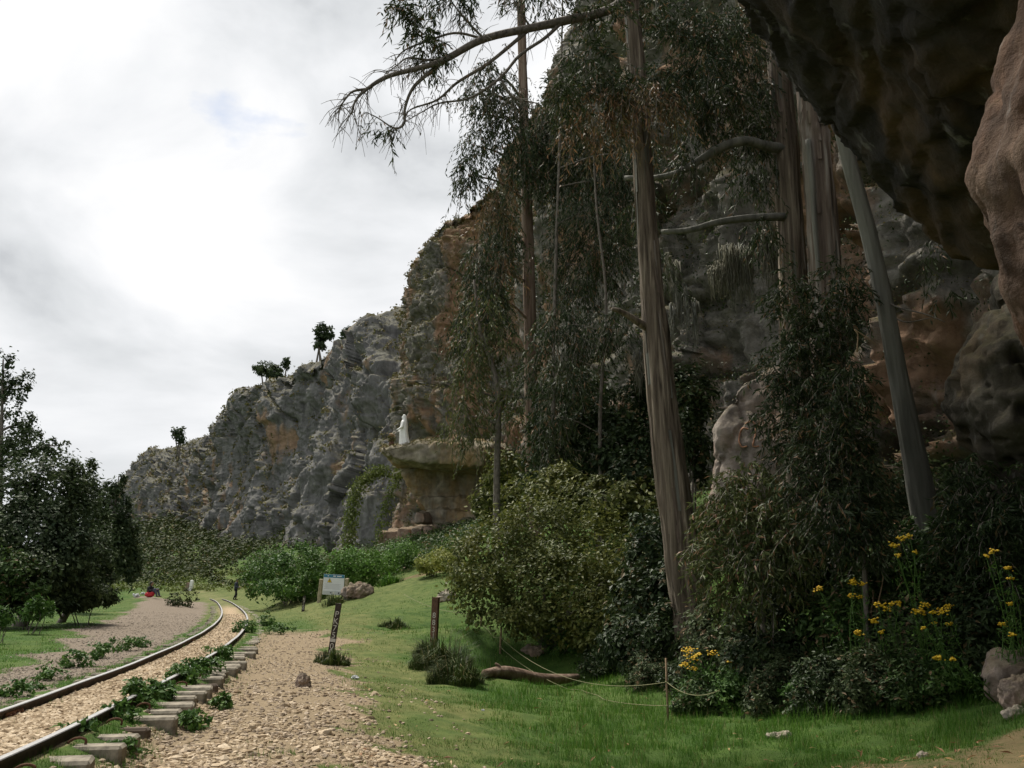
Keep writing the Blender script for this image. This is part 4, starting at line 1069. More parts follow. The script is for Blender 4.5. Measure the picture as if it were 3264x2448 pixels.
# long bough reaching out over the sky, with bare side branches
bough = limb_points([(634, -30, 19.6), (616, 6, 19), (563, 21, 18.2), (531, 28, 17.8), (484, 39, 17.2), (446, 59, 16.8), (427, 66, 16.6), (389, 76, 16.3), (367, 89, 16.1), (356, 100, 16), (352, 113, 16)])
limb(TB, org, bough, .115, .012, M['branch'], 'bough', 60, 8)
bare = [[(563, 21, 18.2), (545, 38, 17.9), (520, 55, 17.6), (500, 78, 17.3), (470, 98, 17.2), (440, 103, 17.1), (422, 112, 17), (405, 122, 17)],
        [(531, 28, 17.8), (490, 62, 17.4), (458, 82, 17.2), (437, 100, 17.1), (410, 110, 17), (403, 125, 17)],
        [(446, 59, 16.8), (430, 72, 16.7), (413, 88, 16.6), (405, 108, 16.6), (404, 124, 16.6), (394, 128, 16.6), (378, 118, 16.6), (366, 112, 16.5)],
        [(484, 39, 17.2), (455, 33, 17.1), (425, 42, 16.9), (405, 50, 16.8), (395, 62, 16.8), (402, 70, 16.8)],
        [(367, 89, 16.1), (352, 92, 16), (342, 104, 16), (338, 112, 16)],
        [(531, 28, 17.8), (522, 14, 17.6), (512, -4, 17.4), (505, -25, 17.3)], [(484, 39, 17.2), (468, 22, 17.0), (452, 2, 16.9), (446, -14, 16.8)],
        [(446, 59, 16.8), (428, 60, 16.7), (408, 58, 16.6), (396, 66, 16.5), (386, 74, 16.4)], [(500, 78, 17.3), (512, 96, 17.3), (524, 100, 17.3), (540, 104, 17.3)]]
def fray(parent, org, path, n, length, r, m):
    c = spline(path, 40); VV, FF, o = [], [], 0
    for k in range(n):
        i = random.randint(10, 39); a = c[i]; dr = np.array([random.uniform(-1, .5), random.uniform(-.6, .6), random.uniform(-1.2, .3)]); dr /= np.linalg.norm(dr)
        l = length * random.uniform(.4, 1.2)
        pts = [a, a + dr * l * .5 + np.array([random.uniform(-.06, .06), 0, random.uniform(-.05, .03)]), a + dr * l + np.array([0, 0, -.35 * l])]
        v, f = sweep(spline(pts, 7), np.linspace(r, r * .35, 7), 4); VV.append(v); FF.append(f + o); o += len(v)
        if random.random() < .6:
            b_ = pts[1]; l2 = l * .5; d2 = np.array([random.uniform(-1, 1), random.uniform(-.5, .5), -1.0]) * l2
            v, f = sweep(spline([b_, b_ + d2 * .6, b_ + d2 + np.array([0, 0, -.2 * l2])], 5), np.linspace(r * .7, r * .3, 5), 4); VV.append(v); FF.append(f + o); o += len(v)
    return np.concatenate(VV), np.concatenate(FF)
for k, pth in enumerate(bare):
    pp = limb_points(pth)
    L_ = limb(TB, org, pp, .045 if k < 3 else .028, .007, M['branch'], 'branch', 30, 6)
    v, f = fray(TB, org, pp, 26, .5, .0075, M['branch']); stuff(obj('twigs', fast_mesh('twigs', v - org, f), M['branch'], L_))
v, f = fray(TB, org, bough, 60, .6, .009, M['branch']); stuff(obj('twigs', fast_mesh('twigs', v - org, f), M['branch'], TB))
cl = px_clumps([(428, 42, 16.8, 16, 28), (405, 6, 16.6, 14, 22), (420, 14, 16.8, 10, 12), (455, -5, 17, 24, 14), (540, -8, 18, 40, 14), (388, 130, 16.6, 8, 10),
                (600, 10, 18.5, 26, 16), (650, 14, 19.6, 24, 20), (688, 24, 19, 28, 26), (588, 58, 18.4, 20, 24), (560, 95, 18.2, 18, 24), (612, 84, 18.5, 26, 26), (668, 82, 19, 26, 24), (705, 62, 19, 28, 28), (725, 22, 19.4, 30, 28)], 12)
crown(TB, org, cl, M['leaf_euc'], 13, .17, .03, .6, .7)
cl2 = px_clumps([(430, 95, 17, 30, 14), (365, 115, 16.2, 16, 16), (470, 70, 17, 30, 20), (500, 50, 17.3, 30, 25), (395, 95, 16.6, 20, 16), (520, 85, 17.3, 18, 18)], 1.1)
crown(TB, org, cl2, M['leaf_eucdry'], 7, .10, .02, 1.3, .6, 'sparse_leaves')
cl3 = px_clumps([(595, 98, 18.6, 24, 26), (628, 92, 18.4, 22, 22), (655, 100, 18.7, 26, 24), (612, 122, 18.8, 20, 18), (580, 130, 19, 18, 18)], 9)
crown(TB, org, cl3, M['leaf_eucdry'], 12, .17, .03, 1.1, .8, 'dry_leaves')
limb(TB, org, limb_points([(652, 330, 19.2), (638, 322, 19.0), (622, 312, 18.8), (612, 309, 18.7)]), .10, .035, M['bark'], 'broken_limb', 14, 10)

# (A) reddish eucalyptus further back
b0 = based(538, 37.0)
ta = [b0, P(533, 480, 37), P(531, 385, 37), P(528, 240, 37.2), P(524, 120, 37.4), P(521, 0, 37.6), P(518, -150, 38)]
org = np.array([b0[0], b0[1], b0[2] + .3])
TA = thing('eucalyptus_tree', 'slim reddish eucalyptus trunk rising straight beside the rock ledge', 'tree', org)
v, f = trunk_geo(ta, [.30, .28, .25, .23, .2, .17, .1], 90, 28, 0.1, 0.08, 4.0)
obj('trunk', fast_mesh('trunk', v - org, f, True), M['bark_red'], TA)
cl = px_clumps([(500, 118, 36, 26, 34), (476, 150, 35.5, 18, 26), (520, 150, 35, 20, 34), (545, 160, 36, 20, 40), (506, 95, 36, 20, 24), (478, 92, 36, 18, 20), (468, 178, 35.5, 14, 16), (560, 120, 36, 26, 40), (575, 170, 36, 28, 40), (600, 150, 35, 26, 44), (490, 70, 36, 16, 16),
                (480, 270, 36, 16, 40), (470, 330, 35.5, 16, 34), (494, 300, 35.5, 14, 34), (502, 235, 36, 16, 36)], 15)
crown(TA, org, cl, M['leaf_euc'], 13, .25, .05, 1.0, 1.3)
hook_limbs(TA, org, ta, cl, .07, M['bark_red'], 1)
cl = px_clumps([(498, 190, 35.6, 12, 30), (486, 215, 35.6, 14, 26), (506, 260, 35.8, 12, 26)], 9)
crown(TA, org, cl, M['leaf_eucdry'], 12, .25, .05, 1.1, 1.3, 'dry_leaves')

# thin companions
def thin_tree(label, base_px, d, pts, r, specs, mleaf, mbark, dens=10, L=.22, W=.04):
    b0 = based(base_px, d); org = np.array([b0[0], b0[1], b0[2] + .3])
    T_ = thing('eucalyptus_sapling', label, 'tree', org)
    c = [b0] + [P(a, b_, d) for a, b_ in pts]
    v, f = trunk_geo(c, list(np.linspace(r, r * .3, len(c))), 50, 12, .1, .05, d)
    obj('trunk', fast_mesh('trunk', v - org, f, True), mbark, T_)
    cl = px_clumps([(a, b_, d + random.uniform(-.8, .8), rx, ry) for a, b_, rx, ry in specs], dens)
    crown(T_, org, cl, mleaf, 12, L, W, 1.1, 1.0)
    hook_limbs(T_, org, c, cl, r * .35, mbark, 1)
thin_tree('thin drooping eucalyptus with dusty grey green foliage next to the statue ledge', 497, 34, [(497, 480), (498, 400), (492, 365), (480, 330), (474, 280)], .14,
          [(475, 345, 18, 36), (466, 395, 16, 40), (486, 320, 16, 34), (505, 350, 14, 38), (474, 430, 14, 20), (458, 420, 12, 22), (512, 400, 10, 30)], M['leaf_eucol'], M['branch'], 12)
thin_tree('thin dark pole of a eucalyptus with foliage hanging before the cliff face', 556, 34, [(553, 400), (556, 250), (560, 130), (563, -20)], .09,
          [(590, 215, 28, 44), (620, 190, 26, 44), (560, 250, 18, 36), (590, 270, 28, 34), (610, 250, 24, 36), (575, 300, 20, 26), (640, 160, 20, 34)], M['leaf_euc'], M['branch'], 13)
thin_tree('thin dark sapling between the reddish trunk and the thick leaning trunk', 600, 30, [(600, 420), (606, 300), (596, 200), (590, 60)], .07,
          [(560, 330, 24, 30), (590, 340, 22, 28), (565, 380, 20, 26), (540, 360, 14, 34), (615, 320, 12, 26), (550, 420, 18, 26), (555, 455, 18, 20)], M['leaf_euc'], M['branch'], 12)

# (C) two broad trunks below the overhang, with boughs reaching left
def big_right(label, px0, d, pts, rad, m, seed):
    b0 = based(px0, d); org = np.array([b0[0], b0[1], b0[2] + .3])
    o = thing('eucalyptus_tree', label, 'tree', org)
    c = [b0] + [P(a, b_, d) for a, b_ in pts]
    v, f = trunk_geo(c, rad, 100, 48, .1, .17 if 'smooth' not in label else .05, seed)
    obj('trunk', fast_mesh('trunk', v - org, f, True), m, o)
    if 'smooth' not in label: bark_strips(o, org, c, rad, 26, [M['bark_peel'], M['bark'], M['bark_pale']], .2, .7, .06)
    return o, org, c
TC, org, c = big_right('broad brown eucalyptus trunk standing close behind the overhang with two boughs', 800, 21, [(796, 400), (793, 270), (786, 150), (780, 80), (772, -60), (766, -220)], [.30, .29, .27, .255, .24, .18], M['bark'], 7.0)
limb(TC, org, limb_points([(790, 150, 21), (766, 146, 20.6), (745, 141, 20.3), (722, 147, 20.2), (700, 160, 20.2), (680, 172, 20.3), (655, 178, 20.6), (625, 178, 21)]), .13, .06, M['bark_pale'], 'bough', 40, 10)
limb(TC, org, limb_points([(792, 217, 21), (770, 217, 20.6), (740, 219, 20.4), (715, 223, 20.3), (690, 230, 20.4), (662, 232, 20.8)]), .10, .06, M['bark_pale'], 'bough', 40, 10)
cl = px_clumps([(740, 40, 20.4, 26, 40), (720, 90, 20.6, 30, 36), (750, 100, 21, 24, 36), (700, 120, 20.6, 20, 30), (745, 140, 21, 20, 26), (765, 120, 21.4, 16, 40), (690, 160, 20.4, 20, 14), (755, 180, 21, 22, 22), (760, 230, 20.6, 18, 16), (690, 90, 20.4, 20, 30), (640, 205, 21, 16, 18), (660, 260, 21, 12, 14)], 11)
crown(TC, org, cl, M['leaf_euc'], 13, .18, .032, 1.0, .8)
TC2, org, c = big_right('broad peeling eucalyptus trunk with grey and brown strips of bark', 832, 20, [(828, 380), (824, 250), (816, 150), (811, 100), (803, -40), (796, -200)], [.31, .31, .30, .28, .26, .18], M['bark_peel'], 9.0)
strip = [(808, 140, 19.7), (812, 180, 19.66), (815, 230, 19.65), (819, 275, 19.6)]
limb(TC2, org, limb_points(strip), .07, .05, M['bark_pale'], 'bare_strip', 20, 8)
# (D) pale leaning trunk
TD, org, c = big_right('smooth pale grey eucalyptus trunk leaning below the dark overhang', 946, 17, [(930, 530), (913, 450), (898, 375), (884, 300), (868, 230), (850, 165), (838, 110), (822, 20)], [.27, .25, .20, .165, .15, .145, .14, .135, .12], M['bark_pale'], 12.0)
limb(TD, org, limb_points([(935, 500, 17), (952, 508, 16.5), (962, 516, 16.2)]), .05, .025, M['bark_pale'], 'limb', 10, 6)
for pts in ([(884, 300, 17), (900, 308, 16.7), (925, 314, 16.4), (945, 322, 16.2)], [(886, 312, 17), (905, 322, 16.8), (930, 318, 16.6)], [(884, 300, 17), (872, 292, 16.8), (862, 278, 16.6), (868, 268, 16.5)]):
    limb(TD, org, limb_points(pts), .02, .008, M['branch'], 'branch', 12, 5)
cl = px_clumps([(950, 225, 16.4, 12, 18), (935, 255, 16.6, 14, 20), (945, 290, 16.6, 14, 14)], 5)
crown(TD, org, cl, M['leaf_euc'], 9, .16, .028, .9, .5)

# hanging saplings that fill the dark side
EU = 'shrubs of the dark understory'
def euc_shrub(label, specs, m, dens, d_base, px_base, L=.15, W=.028):
    b0 = based(px_base, d_base, 0.1); org = b0 + np.array([0, 0, .1])
    o = thing('eucalyptus_sapling', label, 'sapling', org)
    cl = px_clumps(specs, dens); crown(o, org, cl, m, 12, L, W, .45, .55)
    top_ = max(cl, key=lambda c: c[0][2])[0]
    tr = [b0, (b0 + top_) / 2 + np.array([.1, 0, .2]), top_]
    v, f = sweep(spline(tr, 16), np.linspace(.06, .015, 16), 8); obj('trunk', fast_mesh('trunk', v - org, f, True), M['branch'], o)
    hook_limbs(o, org, tr, cl, .02, M['branch'], 1)
euc_shrub('eucalyptus sapling with drooping sickle leaves in front of the spray painted boulder', [(790, 300, 17, 22, 40), (800, 350, 16.6, 30, 40), (780, 385, 16.6, 18, 30), (825, 330, 16.6, 28, 44), (772, 420, 16.8, 16, 22), (815, 400, 16.4, 34, 44), (792, 445, 16.6, 24, 26), (845, 290, 16.8, 20, 36)], M['leaf_euc'], 11, 16.5, 810)
euc_shrub('dense dark eucalyptus sapling between boulder and pale leaning trunk', [(830, 450, 15.6, 34, 44), (848, 400, 15.6, 24, 46), (850, 470, 15.6, 28, 46), (836, 510, 15.2, 34, 36), (800, 490, 15.8, 30, 30), (862, 540, 15.4, 28, 34)], M['leaf_euc'], 11, 15.3, 845)
euc_shrub('olive green eucalyptus sapling beside the thick leaning trunk', [(722, 500, 17, 26, 30), (748, 480, 17, 30, 20), (740, 530, 16.6, 36, 36), (770, 520, 16.4, 34, 34), (725, 570, 16.6, 26, 40), (760, 570, 16.2, 36, 40), (700, 545, 17, 12, 30), (790, 540, 16, 26, 36)], M['leaf_eucol'], 11, 16.5, 748)
euc_shrub('dark leafy sapling under the pitted boulder', [(965, 482, 15, 20, 32), (960, 530, 14.8, 26, 38), (985, 535, 14.4, 30, 40), (1012, 505, 14.6, 22, 36), (1000, 575, 14.2, 26, 30)], M['leaf_dark'], 12, 15.2, 962)

# understory shrubs on the slope left of the thick trunk
S_ = [('dark green shrub on the slope behind the olive bush', [(600, 430, 31, 34, 30), (575, 455, 31, 28, 26), (625, 450, 30, 26, 30)], 6000, 30),
      ('dark shrub with brownish leaves beside the leaning trunk on the slope', [(640, 410, 31, 22, 40), (652, 455, 29, 18, 34), (632, 480, 28, 24, 30)], 4500, 29),
      ('mid green shrub hanging over the top of the olive bush', [(600, 500, 27.5, 40, 24), (560, 490, 28, 34, 26), (640, 505, 27, 30, 30)], 6500, 28),
      ('dark shrub climbing the cliff foot right of the reddish trunk', [(560, 415, 35, 34, 34), (545, 460, 34, 24, 36), (590, 395, 35, 26, 26)], 5500, 34),
      ('shaggy shrub hanging on the cliff face behind the leaning trunk', [(690, 395, 29, 24, 26), (700, 440, 28.5, 14, 34), (675, 430, 28, 16, 30)], 4000, 28.5),
      ('dark shrub filling the gap below the leaning trunk', [(655, 555, 22, 28, 40), (672, 600, 20.5, 20, 36), (640, 605, 21, 24, 34)], 6500, 21.5),
      ('low dark shrub before the leaning trunk base', [(640, 640, 19.5, 28, 24), (668, 628, 19, 20, 22), (615, 640, 20, 18, 20)], 4500, 19.5),
      ('dusty shrub growing on the ledge side of the cliff foot', [(505, 470, 40, 20, 22), (520, 495, 38, 20, 20), (490, 500, 42, 16, 20)], 3500, 40)]
for lab, sp, n_, d in S_:
    shrub('slope_shrub', lab, sp, n_, .16 * d / 28, .085 * d / 28, M['leaf_dark'] if 'dusty' not in lab and 'mid' not in lab else M['leaf_olive'], 'shrub', EU, 0.5, 0.4, None, 4, 0.04)
# tangled shrubs along the lawn on the right
T2 = [('dark tangled shrub right of the leaning trunk base', [(722, 640, 15.5, 34, 36), (705, 668, 14.8, 20, 22), (745, 668, 14.6, 28, 26)]),
      ('dense dark shrub between the tall dead stems', [(790, 620, 15, 40, 40), (775, 665, 14.2, 36, 30), (815, 660, 14, 34, 32)]),
      ('leafy shrub in the middle of the yellow flowers', [(845, 630, 13.6, 40, 40), (860, 670, 13, 40, 28), (830, 690, 12.8, 26, 16)]),
      ('leafy shrub with broad leaves near the rounded boulder', [(915, 640, 12.8, 40, 36), (900, 680, 12.2, 36, 24), (945, 672, 11.8, 34, 28)]),
      ('dark shrub against the foot of the pitted boulder', [(965, 600, 12.4, 36, 36), (990, 620, 11.8, 34, 34), (975, 655, 11.4, 28, 26)]),
      ('dark shrub below the pale leaning trunk', [(900, 585, 14, 40, 36), (930, 560, 13.6, 36, 36), (870, 590, 14, 30, 36)]),
      ('dark shrub on the slope behind the pale leaning trunk', [(900, 520, 17.2, 34, 34), (880, 500, 17.4, 26, 34), (925, 500, 17.4, 30, 40), (900, 560, 16.4, 36, 30)]),
      ('dark shrub in the shade under the saplings', [(820, 570, 15, 40, 36), (790, 580, 15.4, 34, 30), (850, 560, 15, 34, 34)])]
T2_ = [a for a, b_ in T2]
for lab, sp in T2:
    sp = [(a, b_, c_ + 2.4, e_, f_) for a, b_, c_, e_, f_ in sp]
    k_ = T2_.index(lab)
    shrub('understory_shrub', lab, sp, 8500, .095 + .012 * (k_ % 3), .045 + .01 * (k_ % 2), M[('leaf_herb', 'leaf_dark', 'leaf_weed2')[k_ % 3]], 'shrub', EU, 0.5, 0.15, None, 6, 0.02)
# herbs along the lawn edge
for k, (px, py, d, w_) in enumerate([(680, 690, 15.2, 16), (700, 700, 14.4, 20), (735, 700, 13.6, 26), (770, 702, 13, 26), (810, 706, 12.4, 28), (860, 706, 11.8, 28), (905, 702, 11.4, 26), (940, 694, 11.2, 24), (975, 690, 10.9, 20), (640, 668, 17.5, 20), (600, 650, 19, 22), (560, 648, 20.5, 18)]):
    d = hit(px, py + 6)[1]
    shrub('edge_herb', 'low leafy herbs at the lawn edge along the dark shrubs', [(px, py - 6, d, w_, 16), (px + 10, py, d, w_ * .7, 10)], 1500, .075, .04, M['leaf_weed' if k % 3 else 'leaf_dark'], 'herb', 'herbs along the lawn edge', .7, 0, None, 3, .008)

# front row of tangled leafy growth, standing on the lawn edge
FR = [('leafy tangle at the foot of the flower stake', 700, 716, 22, 26), ('leafy tangle beside the flower stake with drooping leaves', 738, 712, 28, 34), ('dark leafy tangle left of the dead stems', 778, 714, 30, 40),
      ('grey green tangle under the two bright flower clusters', 822, 716, 30, 44), ('broad leaved tangle around the dead stems', 868, 716, 32, 48), ('fresh green tangle under the largest flowers', 915, 712, 32, 46),
      ('dark tangle before the rounded boulder', 956, 704, 30, 44), ('leafy tangle hugging the cracked boulder', 992, 690, 24, 36), ('low tangle behind the fallen log', 610, 676, 26, 22), ('small tangle before the sawn log', 652, 690, 22, 26)]
for k, (lab, px, yb, rx, ry) in enumerate(FR):
    d = float(hit(px, yb)[1]) + .3
    shrub('tangled_herb', lab, [(px, yb - ry * .75, d, rx, ry * .55), (px - rx * .5, yb - ry * .4, d - .3, rx * .7, ry * .4), (px + rx * .6, yb - ry * .45, d - .2, rx * .7, ry * .42), (px + random.uniform(-.4, .4) * rx, yb - ry * 1.15, d + .2, rx * .55, ry * .4)],
          4200, .07, .034, M[('leaf_weed2', 'leaf_weed', 'leaf_herb', 'leaf_dark', 'leaf_herb')[k % 5]], 'herb', 'tangled growth along the lawn edge', .6, .1, None, 5, .008, shell=.2)
    # thin upright stalks above the tangle
# yellow flowers
def flower_plant(label, heads, d, base_px):
    d = float(hit(base_px, 716)[1]) + (.5 if d > 11.6 else .15) + max(0, 13 - d) * 0
    b0 = based(base_px, d, 0.05); org = b0 + np.array([0, 0, .05])
    o = thing('flowering_plant', label, 'flower', org)
    for px, py, w_ in heads:
        c = P(px, py, d + random.uniform(-.3, .3)); r = w_ * .75 * d / F
        n = int(24 * (w_ / 6))
        pos = c + np.stack([RNG.normal(0, r * .5, n), RNG.normal(0, r * .5, n), RNG.normal(0, r * .28, n)], 1)
        VV, FF, q = [], [], 0
        for p_ in pos:
            k = random.uniform(.011, .020); v = OV_ * np.array([k * 1.3, k * 1.3, k * .8]) * (1 + RNG.uniform(-.3, .3, (6, 1))) + p_ - org
            VV.append(v); FF.append(OF_ + q); q += 6
        hd = stuff(obj('flower_head', fast_mesh('flower_head', np.concatenate(VV), np.concatenate(FF)), M['flower'], o))
        v, f = sweep(spline([b0 + np.array([random.uniform(-.1, .1), 0, 0]), (b0 + c) / 2 + np.array([random.uniform(-.12, .12), 0, .1]), c - np.array([0, 0, r * .3])], 8), np.linspace(.010, .005, 8), 5)
        obj('stem', fast_mesh('stem', v - org, f, True), M['leaf_weed'], o)
        m_ = 60
        pl = b0 + (c - b0) * RNG.uniform(.25, .95, (m_, 1)) + RNG.normal(0, .06, (m_, 3))
        v, f = leaf_geo(pl - org, rand_dir(m_) + np.array([0, 0, -.1]), rand_dir(m_), RNG.uniform(.05, .1, m_), RNG.uniform(.012, .025, m_))
        obj('foliage', fast_mesh('foliage', v, f), M['leaf_weed'], o)
flower_plant('plant with dense yellow flower clusters at the foot of the leaning trunk', [(688, 650, 9), (692, 658, 8), (685, 665, 6), (694, 668, 6), (713, 653, 6), (699, 654, 3), (730, 662, 3), (736, 668, 4), (720, 672, 3)], 13.2, 695)
flower_plant('plant with two bright yellow flower clusters near the dead stem', [(819, 588, 6), (853, 582, 7), (852, 596, 6), (862, 584, 4), (860, 597, 4)], 13.0, 838)
flower_plant('plant with yellow flower clusters just right of the dead stem', [(886, 608, 8), (878, 604, 5), (874, 621, 6), (858, 633, 6), (892, 604, 4), (882, 632, 4), (899, 603, 4)], 12.4, 880)
flower_plant('plant with the largest yellow flower clusters among dark leaves', [(919, 611, 8), (926, 604, 6), (941, 611, 9), (948, 606, 5), (931, 613, 3), (949, 624, 4), (935, 623, 3), (924, 628, 3)], 11.8, 935)
flower_plant('plant with faded yellow flowers near the rounded boulder', [(938, 658, 6), (952, 659, 4), (1003, 624, 6), (1012, 634, 4), (1010, 604, 4)], 11.2, 970)
flower_plant('small yellow flowering plant alone on the grass edge', [(853, 709, 9), (846, 712, 6), (837, 701, 4), (862, 706, 3)], float(hit(852, 720)[1]), 852)
flower_plant('tall plant with dull yellow flowers under the pale leaning trunk', [(901, 538, 5), (893, 545, 5), (898, 555, 4), (910, 536, 4), (915, 552, 3)], 13.2, 905)
flower_plant('tall plant with sparse yellow flowers below the pitted boulder', [(993, 551, 5), (986, 556, 3), (1008, 568, 4), (1012, 578, 3)], 11.8, 995)

# dead stems and sticks
def stick(label, pts, r, m='deadwood', base=None):
    pp = limb_points(pts); org = pp[0].copy(); org[2] = gz(org[0], org[1])
    v, f = sweep(spline([org - np.array([0, 0, .05])] + pp if base else pp, 16), np.linspace(r, r * .5, 16), 7)
    return tag(obj('dead_stem', fast_mesh('dead_stem', v - org, f, True), M[m], loc=org), label, 'stem')
stick('pale forked dead stem standing above the yellow flowers', [(876, 640, 15.4), (877, 610, 15.4), (881, 590, 15.4), (883, 578, 15.4), (880, 568, 15.4)], .015, 'stake', True)
stick('short pale broken stub beside the forked dead stem', [(871, 625, 15.5), (873, 602, 15.5), (873, 590, 15.5)], .018, 'stake', True)
stick('dark bare stick leaning through the dark shrubs', [(770, 600, 16.4), (752, 560, 16.6), (758, 545, 16.8)], .014, 'branch', True)
stick('bent dry yellow reed hanging from the sapling', [(857, 352, 13.6), (858, 335, 13.6), (855, 330, 13.6), (870, 340, 13.6), (876, 345, 13.6)], .012, 'stake')

# moss hanging from the cliff and branches
def moss(label, strands, d, seed):
    o_ = P(strands[0][0], strands[0][1], d); org = np.array([o_[0], o_[1], o_[2]])
    VV, FF, q = [], [], 0
    for px, y0, y1, w_ in strands:
        for k in range(int(15 * w_)):
            a = P(px + random.gauss(0, w_ * .62), y0 + random.uniform(-3, 6), d + random.uniform(-.4, .4)); l = (y1 - y0) * d / F * random.uniform(.2, 1.15)
            pts = [a + np.array([random.gauss(0, .03), random.gauss(0, .03), -l * t]) for t in np.linspace(0, 1, 5)]
            v, f = sweep(pts, np.linspace(.018, .004, 5) * random.uniform(.6, 1.2), 4, True); VV.append(v); FF.append(f + q); q += len(v)
    return tag(obj('hanging_moss', fast_mesh('hanging_moss', np.concatenate(VV) - org, np.concatenate(FF), True), M['moss'], loc=org), label, 'moss')
moss('pale grey beard of moss hanging in long streaks under the lower bough', [(731, 245, 305, 7), (720, 262, 300, 5), (745, 248, 300, 6), (763, 232, 288, 5), (772, 246, 290, 4), (712, 268, 298, 3)], 22.5, 1)
moss('thin grey moss streaks beside the leaning trunk', [(668, 255, 300, 3), (676, 262, 330, 3), (686, 290, 340, 2), (672, 305, 345, 2), (694, 300, 350, 2)], 24, 2)
moss('pale moss streaks on the cliff right of the reddish trunk', [(640, 362, 395, 3), (637, 350, 385, 3)], 30, 4)
# ------------------------------------------------------------------ trees on the valley side
def broad_tree(name, label, base, d, specs, n, L, W, m, r0=.16, group=None, open_=0.4, hang=0.1, bark=None, cat='tree'):
    b0 = based(base, d); org = b0 + np.array([0, 0, .3])
    o = thing(name, label, cat, org, 0, group)
    lb = px_lobes(specs)
    topc = max(lb, key=lambda q: q[0][2]); tip = np.asarray(topc[0]) + np.array([0, 0, topc[1][2] * .5])
    tr = [b0, b0 * .6 + tip * .4 + np.array([.15, 0, .0]), tip]
    v, f = trunk_geo(tr, [r0, r0 * .7, r0 * .15], 40, 12, .2, .05, d)
    obj('trunk', fast_mesh('trunk', v - org, f, True), bark or M['branch'], o)
    hook_limbs(o, org, tr, [(c, r, 1) for c, r in lb], r0 * .35, bark or M['branch'])
    v, f = lobes_leaves(lb, n, L, W, org, .5, hang, open_)
    q = v.reshape(-1, 4, 3); g_ = ground_z(q[:, 0, 0] + org[0], q[:, 0, 1] + org[1]) - org[2]; q = q[q[:, :, 2].min(1) > g_ + 0.02]
    obj('crown', fast_mesh('crown', q.reshape(-1, 3), np.arange(len(q) * 4).reshape(-1, 4)), m, o)
    return o
VT = 'trees at the edge of the lawn'
broad_tree('valley_tree', 'dark broad tree with sparse upright crown at the far lawn edge', 14, 34, [(8, 400, 35, 18, 30), (25, 425, 35, 18, 20), (14, 450, 34, 28, 20), (40, 448, 34, 16, 14), (2, 370, 35, 10, 22), (55, 462, 34, 12, 12), (22, 385, 35, 10, 14), (64, 446, 34, 5, 6)], 4600, .12, .08, M['leaf_tree'], .16, VT, .1)
broad_tree('valley_tree', 'massive dark leafy tree overhanging the shaded lawn', 40, 30, [(10, 500, 30, 36, 40), (50, 490, 30, 36, 34), (30, 540, 29, 44, 36), (70, 520, 30, 30, 40), (-10, 540, 29, 30, 50), (84, 478, 31, 14, 18), (60, 560, 29, 36, 28), (10, 590, 28, 30, 14), (34, 570, 28, 34, 24)], 24000, .13, .075, M['leaf_tree'], .2, VT, .3)
broad_tree('valley_tree', 'rounded dark bush like tree whose skirt touches the lawn', 78, 32, [(84, 560, 32, 28, 32), (60, 580, 30, 30, 20), (96, 548, 33, 18, 24), (70, 590, 30, 30, 12), (100, 580, 32, 14, 18), (40, 590, 30, 24, 12), (90, 592, 31, 22, 9)], 14000, .115, .065, M['leaf_tree'], .12, VT, .3)
broad_tree('valley_tree', 'low leafy tree in front of the dark trees', 10, 27, [(10, 572, 27, 26, 18), (-8, 590, 27, 26, 14), (30, 590, 27, 16, 10)], 4600, .12, .065, M['leaf_weed2'], .08, VT, .3)
broad_tree('valley_tree', 'grey green tree behind the round bush like tree', 92, 45, [(86, 500, 45, 16, 24), (78, 515, 45, 18, 26), (70, 530, 44, 20, 26)], 4200, .2, .11, M['leaf_tree'], .14, VT, .25)
broad_tree('valley_tree', 'dark pointed tree before the far end of the cliff', 116, 75, [(116, 520, 75, 14, 34), (108, 545, 74, 18, 30), (124, 545, 75, 16, 30), (118, 486, 75, 7, 20), (105, 505, 75, 8, 22), (132, 560, 75, 10, 22)], 7000, .32, .16, M['leaf_tree'], .22, VT, .2)
broad_tree('valley_tree', 'thin dark tree standing between the pointed tree and the lawn trees', 99, 60, [(98, 515, 60, 9, 24), (97, 545, 60, 12, 30)], 2800, .26, .14, M['leaf_tree'], .14, VT, .2)

for lab, sp in (('low dark shrub hiding the foot of the massive lawn tree', [(40, 603, 28.5, 26, 9), (16, 606, 27.5, 22, 9)]), ('low dark shrub under the skirt of the rounded lawn tree', [(72, 602, 30, 22, 8), (96, 598, 31.5, 18, 8)])):
    shrub('lawn_edge_shrub', lab, sp, 3000, .11, .06, M['leaf_tree'], 'shrub', None, .5, 0, None, 3, .02)
# trees on the cliff top
def top_tree(name, label, px, py_base, py_top, d, rx, n, L):
    c = P(px, py_base, d); k = d / F
    org = np.array([c[0], c[1], c[2]])
    o = thing(name, label, 'tree', org, 0, 'trees along the cliff top')
    h = (py_base - py_top) * k * 1.03
    lb = [((c[0] + random.uniform(-.55, .55) * rx * k, c[1] + random.uniform(-.5, .5) * rx * k, c[2] + h * random.uniform(.45, .85)), (rx * k * .55, rx * k * .55, h * .22)) for _ in range(7)]
    v, f = lobes_leaves(lb, n, L, L * .6, org, .4, .3, .2); obj('crown', fast_mesh('crown', v, f), M['leaf_tree'], o)
    for q in range(3 if rx > 6 else 1):
        e = np.asarray(lb[q][0]); v, f = sweep(spline([org + np.array([random.uniform(-.3, .3) * rx * k, 0, -1.5]), (org + e) / 2, e], 10), np.linspace(.18, .05, 10), 6); obj('trunk', fast_mesh('trunk', v - org, f, True), M['branch'], o)
cliff_bvh = BVHTree.FromPolygons([tuple(v) for v in clp], [tuple(int(i) for i in t) for t in clf])
top_tree('hilltop_tree', 'full round crowned tree on the cliff top skyline', 319, 357, 325, 146, 13, 1500, .5)
